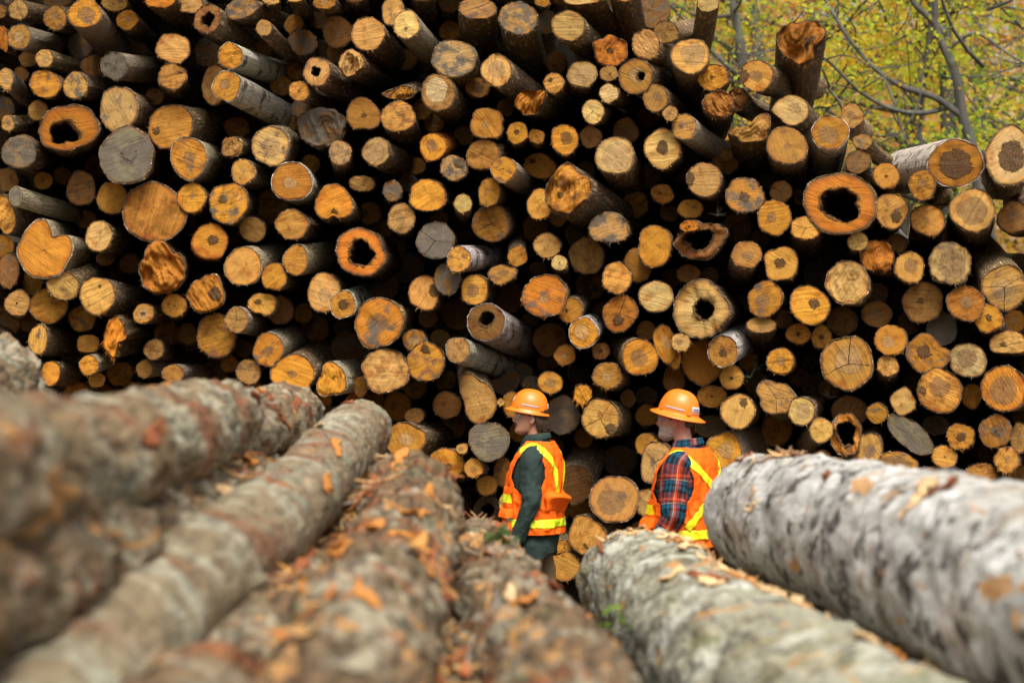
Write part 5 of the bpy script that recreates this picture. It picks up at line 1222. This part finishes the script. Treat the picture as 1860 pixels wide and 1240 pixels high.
    for s in (-1, 1):
        lx = g['stride'] * s; kn = Vector((lx * .5 - .03, s * .095, .47)); an = Vector((lx, s * .10, .10))
        tb.tube([(0, s * .085, .86, .115, .092), (-.005, s * .09, .74, .105, .095), (*kn.lerp(Vector((0, s * .09, .84)), .4), .085, .085), (*kn, .075, .075), (*kn.lerp(an, .5), .070, .068), (*an, .068, .066)], n=40, seg=32, up=(1, 0, 0), wob=lambda a, L, q: .008 * nz(q.x * 9, q.y * 9, q.z * 11), cap=False)
        bb = MB(); bb.tube([(an.x + .005, an.y, .20, .055, .055), (an.x + .005, an.y, .12, .055, .053), (an.x + .0, an.y, .08, .062, .055)], n=10, seg=24, up=(1, 0, 0))
        bb.tube([(an.x + .085, an.y, .055, .03, .04), (an.x + .05, an.y, .06, .055, .048), (an.x - .05, an.y, .06, .055, .052), (an.x - .15, an.y, .045, .04, .052), (an.x - .205, an.y, .035, .022, .035)], n=20, seg=20, up=(0, 0, 1))
        bo = bb.build('boot', M_BOOT, root)
    tb.build('trousers', g['trousm'], root)
    # vest
    lo = g['loose']
    def surf(a, z, off=0.0): return torso_pt(a, z, vest_off(a, z, lo) + off, g['belly'])
    zb = g['vest_z']; NP, NZ = 230, 150; V = []; keep = {}; Fc = []
    def inside(a, z):
        d = abs((math.degrees(a) + 180) % 360 - 180)
        for cen in (90, 270):
            da = ((math.degrees(a) - cen + 180) % 360 - 180)
            if cen == 270: da = -da
            if ((da - 3) / g.get('hole', 36)) ** 2 + ((z - 1.295) / .150) ** 2 < 1: return False
        open_ = 3 if z < 1.22 else lerp(3, 62, ((z - 1.22) / .29) ** .8)
        if z > 1.485 and d > 120: return z < 1.505
        return d > open_
    for i in range(NZ + 1):
        z = lerp(zb, 1.508, i / NZ)
        for j in range(NP): V.append(surf(2 * math.pi * j / NP, z))
    for i in range(NZ):
        for j in range(NP):
            if inside(2 * math.pi * (j + .5) / NP, lerp(zb, 1.508, (i + .5) / NZ)):
                a = i * NP + j; b_ = i * NP + (j + 1) % NP; Fc.append((a, b_, b_ + NP, a + NP))
    used = sorted({k for f in Fc for k in f}); ix = {k: n for n, k in enumerate(used)}
    vest = mesh_obj('safety_vest', [V[k] for k in used], [tuple(ix[k] for k in f) for f in Fc], M_ORANGE, root)
    m = vest.modifiers.new('t', 'SOLIDIFY'); m.thickness = .004; m.offset = 1; sm = vest.modifiers.new('s', 'SMOOTH'); sm.iterations = 2
    T = g['tape']; zw = g['band']
    strip(surf, [(4, zw), (60, zw), (120, zw), (180, zw), (240, zw), (300, zw), (356, zw)], .060, .0075, 'reflective_tape', T, vest, 160)
    for k, path in enumerate(g['stripes']):
        for sgn in (1, -1):
            strip(surf, [(sgn * a, z) for a, z in path], .050, .0075 + .003 * k + (.0015 if sgn < 0 else 0), 'reflective_tape', T, vest)
    for sgn in (1, -1):
        z1 = g['tab']
        def tb_(a, z, u, v): e = min(u, 1 - u, .2) / .2; return surf(sgn * R(a), z, .006 + .014 * e ** .6)
        patch(tb_, 11, 55, z1 - .03, z1 + .03, 16, 6, 'reflective_tape', T, vest)
        # cargo pocket with a flap
        def pk(a, z, u, v): e = min(u, 1 - u, .18) / .18 * (min(v, 1 - v, .15) / .15); return surf(sgn * R(a), z, .004 + .030 * e ** .6)
        o = patch(pk, 14, 64, zb + .02, zb + .155, 18, 16, 'pocket', M_ORANGE, vest)
        def fl(a, z, u, v): e = min(u, 1 - u, .12) / .12; return surf(sgn * R(a), z, .010 + (.046 * (1 - v) ** .5 + .004 * math.sin(u * 9)) * e)
        f = patch(fl, 12, 67, zb + .115, zb + .175, 18, 10, 'pocket_flap', M_ORANGE, vest); mm = f.modifiers.new('t', 'SOLIDIFY'); mm.thickness = .004
        def ch(a, z, u, v): e = min(u, 1 - u, .2) / .2 * (min(v, 1 - v, .15) / .15); return surf(sgn * R(a), z, .003 + .014 * e ** .6)
        patch(ch, 12, 54, 1.04, 1.20, 14, 14, 'chest_pocket', M_ORANGE, vest)
    if g.get('flap'):
        def bf(a, z, u, v): e = math.sin(math.pi * u) ** .7; return surf(R(a), z + .012 * math.sin(u * 7), .006 + .125 * e * (v ** 1.4 if v < .72 else max(0, (1 - v) / .28) ** .8 * .66)) 
        f = patch(bf, 128, 212, 1.03, 1.155, 30, 18, 'back_pouch', M_ORANGE, vest); mm = f.modifiers.new('t', 'SOLIDIFY'); mm.thickness = .004
    hard_hat(root, g, hp)
    glasses(root, g, hp)
    return root
def hard_hat(root, g, hp):
    hr = empty('hard_hat'); hr.parent = root
    bx, bz, tilt = g['hat']; hr.location = (bx, 0, bz); hr.rotation_euler = (0, R(tilt), R(g['turn']))
    A, B, HH = .130, .108, .142; fb, bb, sb = g['brim']
    def dome(a, t, off=0.0):
        """a: angle from the front, t: 0 rim .. 1 crown"""
        th = t * math.pi / 2; r = math.cos(th) ** .82; z = HH * math.sin(th) ** .95
        x, y = A * r * math.cos(a), B * r * math.sin(a)
        rid = .007 * math.exp(-(y / .019) ** 2) * sstep(.22, .5, t) * (x > -.12) + .0045 * math.exp(-((abs(y) - .052) / .010) ** 2) * sstep(.35, .6, t) * sstep(.95, .8, t)
        d = Vector((x / A, y / B, .7 * math.sin(th))).normalized()
        return Vector((-x, -y, .012 + z + rid)) + Vector((-d.x, -d.y, d.z)) * off
    N = 72; V = []
    prof = [dome] 
    def brim_pt(a, f, dz):
        c = math.cos(a); ext = fb * max(c, 0) ** 2 + bb * max(-c, 0) ** 2 + sb * math.sin(a) ** 2
        return Vector((-(A + ext * f) * math.cos(a), -(B + ext * f) * math.sin(a), .012 - .016 * f ** 1.3 * (1 + .25 * math.sin(a) ** 2) + dz))
    rings = [(lambda a, f=f: brim_pt(a, f, -.004)) for f in (0, .5, 1.0)] + [(lambda a: brim_pt(a, 1.03, -.001)), (lambda a: brim_pt(a, 1.0, .003)), (lambda a: brim_pt(a, .5, .002)), (lambda a: brim_pt(a, .08, .004))]
    rings += [(lambda a, t=t: dome(a, t)) for t in [0.03 + .97 * (i / 26) for i in range(27)]]
    for rg in rings:
        for j in range(N): V.append(rg(2 * math.pi * j / N))
    fs = grid_faces(len(rings), N)
    # inside shell
    o = len(V)
    for t in (0, .25, .5, .75, .98):
        for j in range(N): V.append(dome(2 * math.pi * j / N, t, -.004) + Vector((0, 0, -.006)))
    fs += [tuple(reversed(f)) for f in grid_faces(5, N, True, o)]
    for j in range(N): fs.append((j, o + j, o + (j + 1) % N, (j + 1) % N))
    mesh_obj('shell', V, fs, M_SHELL, hr)
    def dpatch(a0, a1, t0, t1, off, name, mat, parent=hr, sk=0.0):
        o_ = patch(lambda a, t, u, v: dome(R(a), t + sk * (u - .5), off), a0, a1, t0, t1, 14, 5, name, mat, parent); m = o_.modifiers.new('t', 'SOLIDIFY'); m.thickness = .0016; return o_
    for sgn in (1, -1):
        dpatch(sgn * 62, sgn * 118, .125, .165, .0018, 'reflective_strip', M_SILVER, sk=0)
        for a in (46, 132): dpatch(sgn * (a - 7), sgn * (a + 7), .03, .10, .004, 'strap_slot', M_SHELL)
        dpatch(sgn * 127, sgn * 137, .02, .055, .0065, 'strap_clip', M_SHELL_SLOT)
    if g['sticker'] == 'front':
        s = dpatch(-13, 13, .20, .34, .0015, 'sticker', M_WHITE); 
        for k, (a, w) in enumerate(((-7, 4), (0, 3), (6, 4))): dpatch(a - w / 2, a + w / 2, .23, .30, .0026, 'print', M_BLUE, s)
        s = dpatch(168, 192, .14, .28, .0015, 'sticker', M_WHITE)
        for k, (a, w) in enumerate(((173, 4), (179, 3), (186, 5))): dpatch(a - w / 2, a + w / 2, .18, .24, .0026, 'print', M_BLUE, s)
    else:
        s = dpatch(142, 176, .155, .285, .0015, 'sticker', M_WHITE)
        for a, w in ((146, 3), (150, 2.4), (154, 3.4), (158.5, 3), (163, 3.4), (168, 3)): dpatch(a - w / 2, a + w / 2, .185, .245, .0026, 'print', M_BLUE, s)
        dpatch(140, 178, .10, .122, .0018, 'reflective_strip', M_SILVER)
def glasses(root, g, hp):
    gr = empty('safety_glasses'); gr.parent = root
    V = []
    for i in range(25):
        y = -.068 + .136 * i / 24
        for k in range(7):
            z = .138 - .038 * k / 6 - .006 * math.exp(-(y / .012) ** 2) * -1 * (k / 6)
            V.append(hp(Vector((-(.112 - 7.5 * y * y) - .002 * math.sin(k / 6 * 3.1), y, z))))
    o = mesh_obj('lens', V, grid_faces(25, 7, False), M_GLASS, gr); m = o.modifiers.new('t', 'SOLIDIFY'); m.thickness = .0018
    fr = MB()
    for s in (-1, 1):
        fr.tube([(*hp(Vector((-.079, s * .069, .132))), .0022, .0035), (*hp(Vector((-.04, s * .076, .130))), .0018, .003), (*hp(Vector((.0, s * .079, .128))), .0018, .003), (*hp(Vector((.022, s * .079, .112))), .0018, .003)], n=16, seg=8, up=(0, 0, 1)).build('temple', g['templem'], gr); fr = MB()
    fr.tube([(*hp(Vector((-(.113 - 7.5 * y * y), y, .139))), .0015, .002) for y in (-.068, -.035, 0, .035, .068)], n=24, seg=8, up=(0, 0, 1)).build('brow_bar', g['templem'], gr)
def strands(root, hp, name, mat, cells, vox=.004, sm=1):
    mb = MB()
    for c, r in cells: mb.ell(hp(Vector(c)), r, None, 16, 10)
    return remeshed(name, mb, mat, root, vox, sm)
H_BROWN = hair_mat('dark_brown_hair', (.012, .007, .004, 1), (.065, .034, .017, 1))
H_GREY = hair_mat('white_grey_beard', (.36, .235, .18, 1), (.56, .45, .39, 1))
H_SALT = hair_mat('short_dark_grey_hair', (.03, .027, .025, 1), (.14, .125, .115, 1))
def hair1(root, hp, pit):
    rg = random.Random(3); mb = MB()
    mb.ell(hp(Vector((.03, 0, .150))), (.078, .079, .060), pit, 24, 14)
    for s in (-1, 1):
        mb.ell(hp(Vector((-.012, s * .071, .150))), (.024, .008, .030), pit, 14, 8)
        for k in range(16):   # wavy locks behind the ear, down to the nape
            f = k / 15; x = lerp(.030, .100, f); y = s * lerp(.073, .006, f ** 1.4); zt = .145; zb_ = .036 + rg.uniform(-.016, .03) - .014 * f
            mb.tube([(*hp(Vector((x - .012, y, zt))), .012, .013), (*hp(Vector((x, y * 1.05, .105))), .013, .014), (*hp(Vector((x + .010 + rg.uniform(-.014, .014), y * 1.02, .07))), .011, .012), (*hp(Vector((x + .020 + rg.uniform(-.012, .018), y * .95, zb_))), .004, .005)], n=12, seg=9, up=(1, .2, 0))
    remeshed('hair', mb, H_BROWN, root, .004, 0)
    mm = MB()
    for s in (-1, 1): mm.tube([(*hp(Vector((-.108, s * .001, .0735))), .005, .007), (*hp(Vector((-.107, s * .012, .071))), .006, .008), (*hp(Vector((-.097, s * .027, .062))), .0045, .006), (*hp(Vector((-.088, s * .031, .052))), .0015, .002)], n=12, seg=9, up=(0, 0, 1))
    mm.build('moustache', H_BROWN, root)
def hair2(root, hp, pit):
    mb = MB(); mb.ell(hp(Vector((.028, 0, .150))), (.074, .0775, .048), pit, 24, 14)
    for s in (-1, 1): mb.ell(hp(Vector((-.02, s * .071, .145))), (.02, .007, .03), pit, 14, 8)
    mb.ell(hp(Vector((.065, 0, .11))), (.032, .055, .035), pit, 20, 12)
    remeshed('hair', mb, H_SALT, root, .004, 1)
    # short full beard: the lower face swollen a few millimetres
    V, Fc = head_mb(); NA = 56; keep = []; W_ = []
    for v in V:
        x, y, h = -v.x, v.y, v.z
        m = sstep(.092, .062, h) * sstep(-.008, .022, x) + .8 * nz(x * 120, y * 120, h * 120) * sstep(.045, .06, h)
        if h > .049 and h < .064 and abs(y) < .026 and x > .07: m *= .05
        n_ = Vector((v.x + .03, v.y, (h - .06) * .6)).normalized()
        W_.append(min(1, m)); keep.append(hp(v + n_ * (max(0, min(1, m)) * (.005 + .003 * nz(x * 110, y * 110, h * 80)) - .001)))
    F2 = [f for f in Fc if len(f) == 4 and sum(W_[k] for k in f) > 1.9]
    used = sorted({k for f in F2 for k in f}); ix = {k: n for n, k in enumerate(used)}
    mesh_obj('beard', [keep[k] for k in used], [tuple(ix[k] for k in f) for f in F2], H_GREY, root)
P1 = P(972, 900, 13.9)
make_person((P1.x, 13.9, 0.0), 16, dict(label='moustached man in orange hard hat, orange vest and dark green shirt, walking', turn=15, head=(-.026, 1.556), pitch=4, armL=[(.030, -.205, 1.395), (.045, -.268, 1.10), (-.055, -.262, .835)], armR=[(.02, -.205, 1.395), (-.03, -.262, 1.11), (-.19, -.245, .88)], stride=.17, skin=skin_mat('tanned_skin', (.45, .235, .145, 1), (.50, .225, .145, 1)), hairm=H_BROWN, hairfn=hair1, tail=.72, belly=.0, shirtm=M_DARKGREEN, trousm=M_KHAKI, loose=.034, vest_z=.870, tape=M_LIME, band=.947, tab=1.115, flap=True, stripes=[[(62, 1.445), (86, 1.482), (112, 1.466), (138, 1.41), (154, 1.32), (161, 1.20), (164, 1.10), (165, 1.03)]], hat=(-.044, 1.708, 10), brim=(.040, .016, .014), sticker='front', templem=M_GREYFRAME))
P2 = P(1246, 900, 12.5)
make_person((P2.x, 12.5, 0.0), 30, dict(hole=42, arm=1.12, label='bearded man in orange hard hat, orange vest and red-blue plaid shirt, walking', scale=1.02, turn=10, head=(-.058, 1.556), pitch=4, armL=[(.035, -.215, 1.395), (.045, -.285, 1.10), (-.10, -.275, .85)], armR=[(.02, -.205, 1.395), (-.02, -.27, 1.11), (-.17, -.25, .87)], stride=.15, skin=skin_mat('ruddy_skin', (.52, .26, .18, 1), (.54, .165, .105, 1)), hairm=H_GREY, hairfn=hair2, tail=.78, belly=.03, shirtm=M_PLAID, trousm=M_DENIM, loose=.026, vest_z=.905, tape=M_YELLOW, band=.985, tab=1.13, stripes=[[(76, 1.468), (92, 1.482), (114, 1.455), (142, 1.39), (165, 1.31), (187, 1.22), (212, 1.12), (240, 1.02)]], hat=(-.055, 1.702, 13), brim=(.046, .046, .040), sticker='back', templem=M_RED))
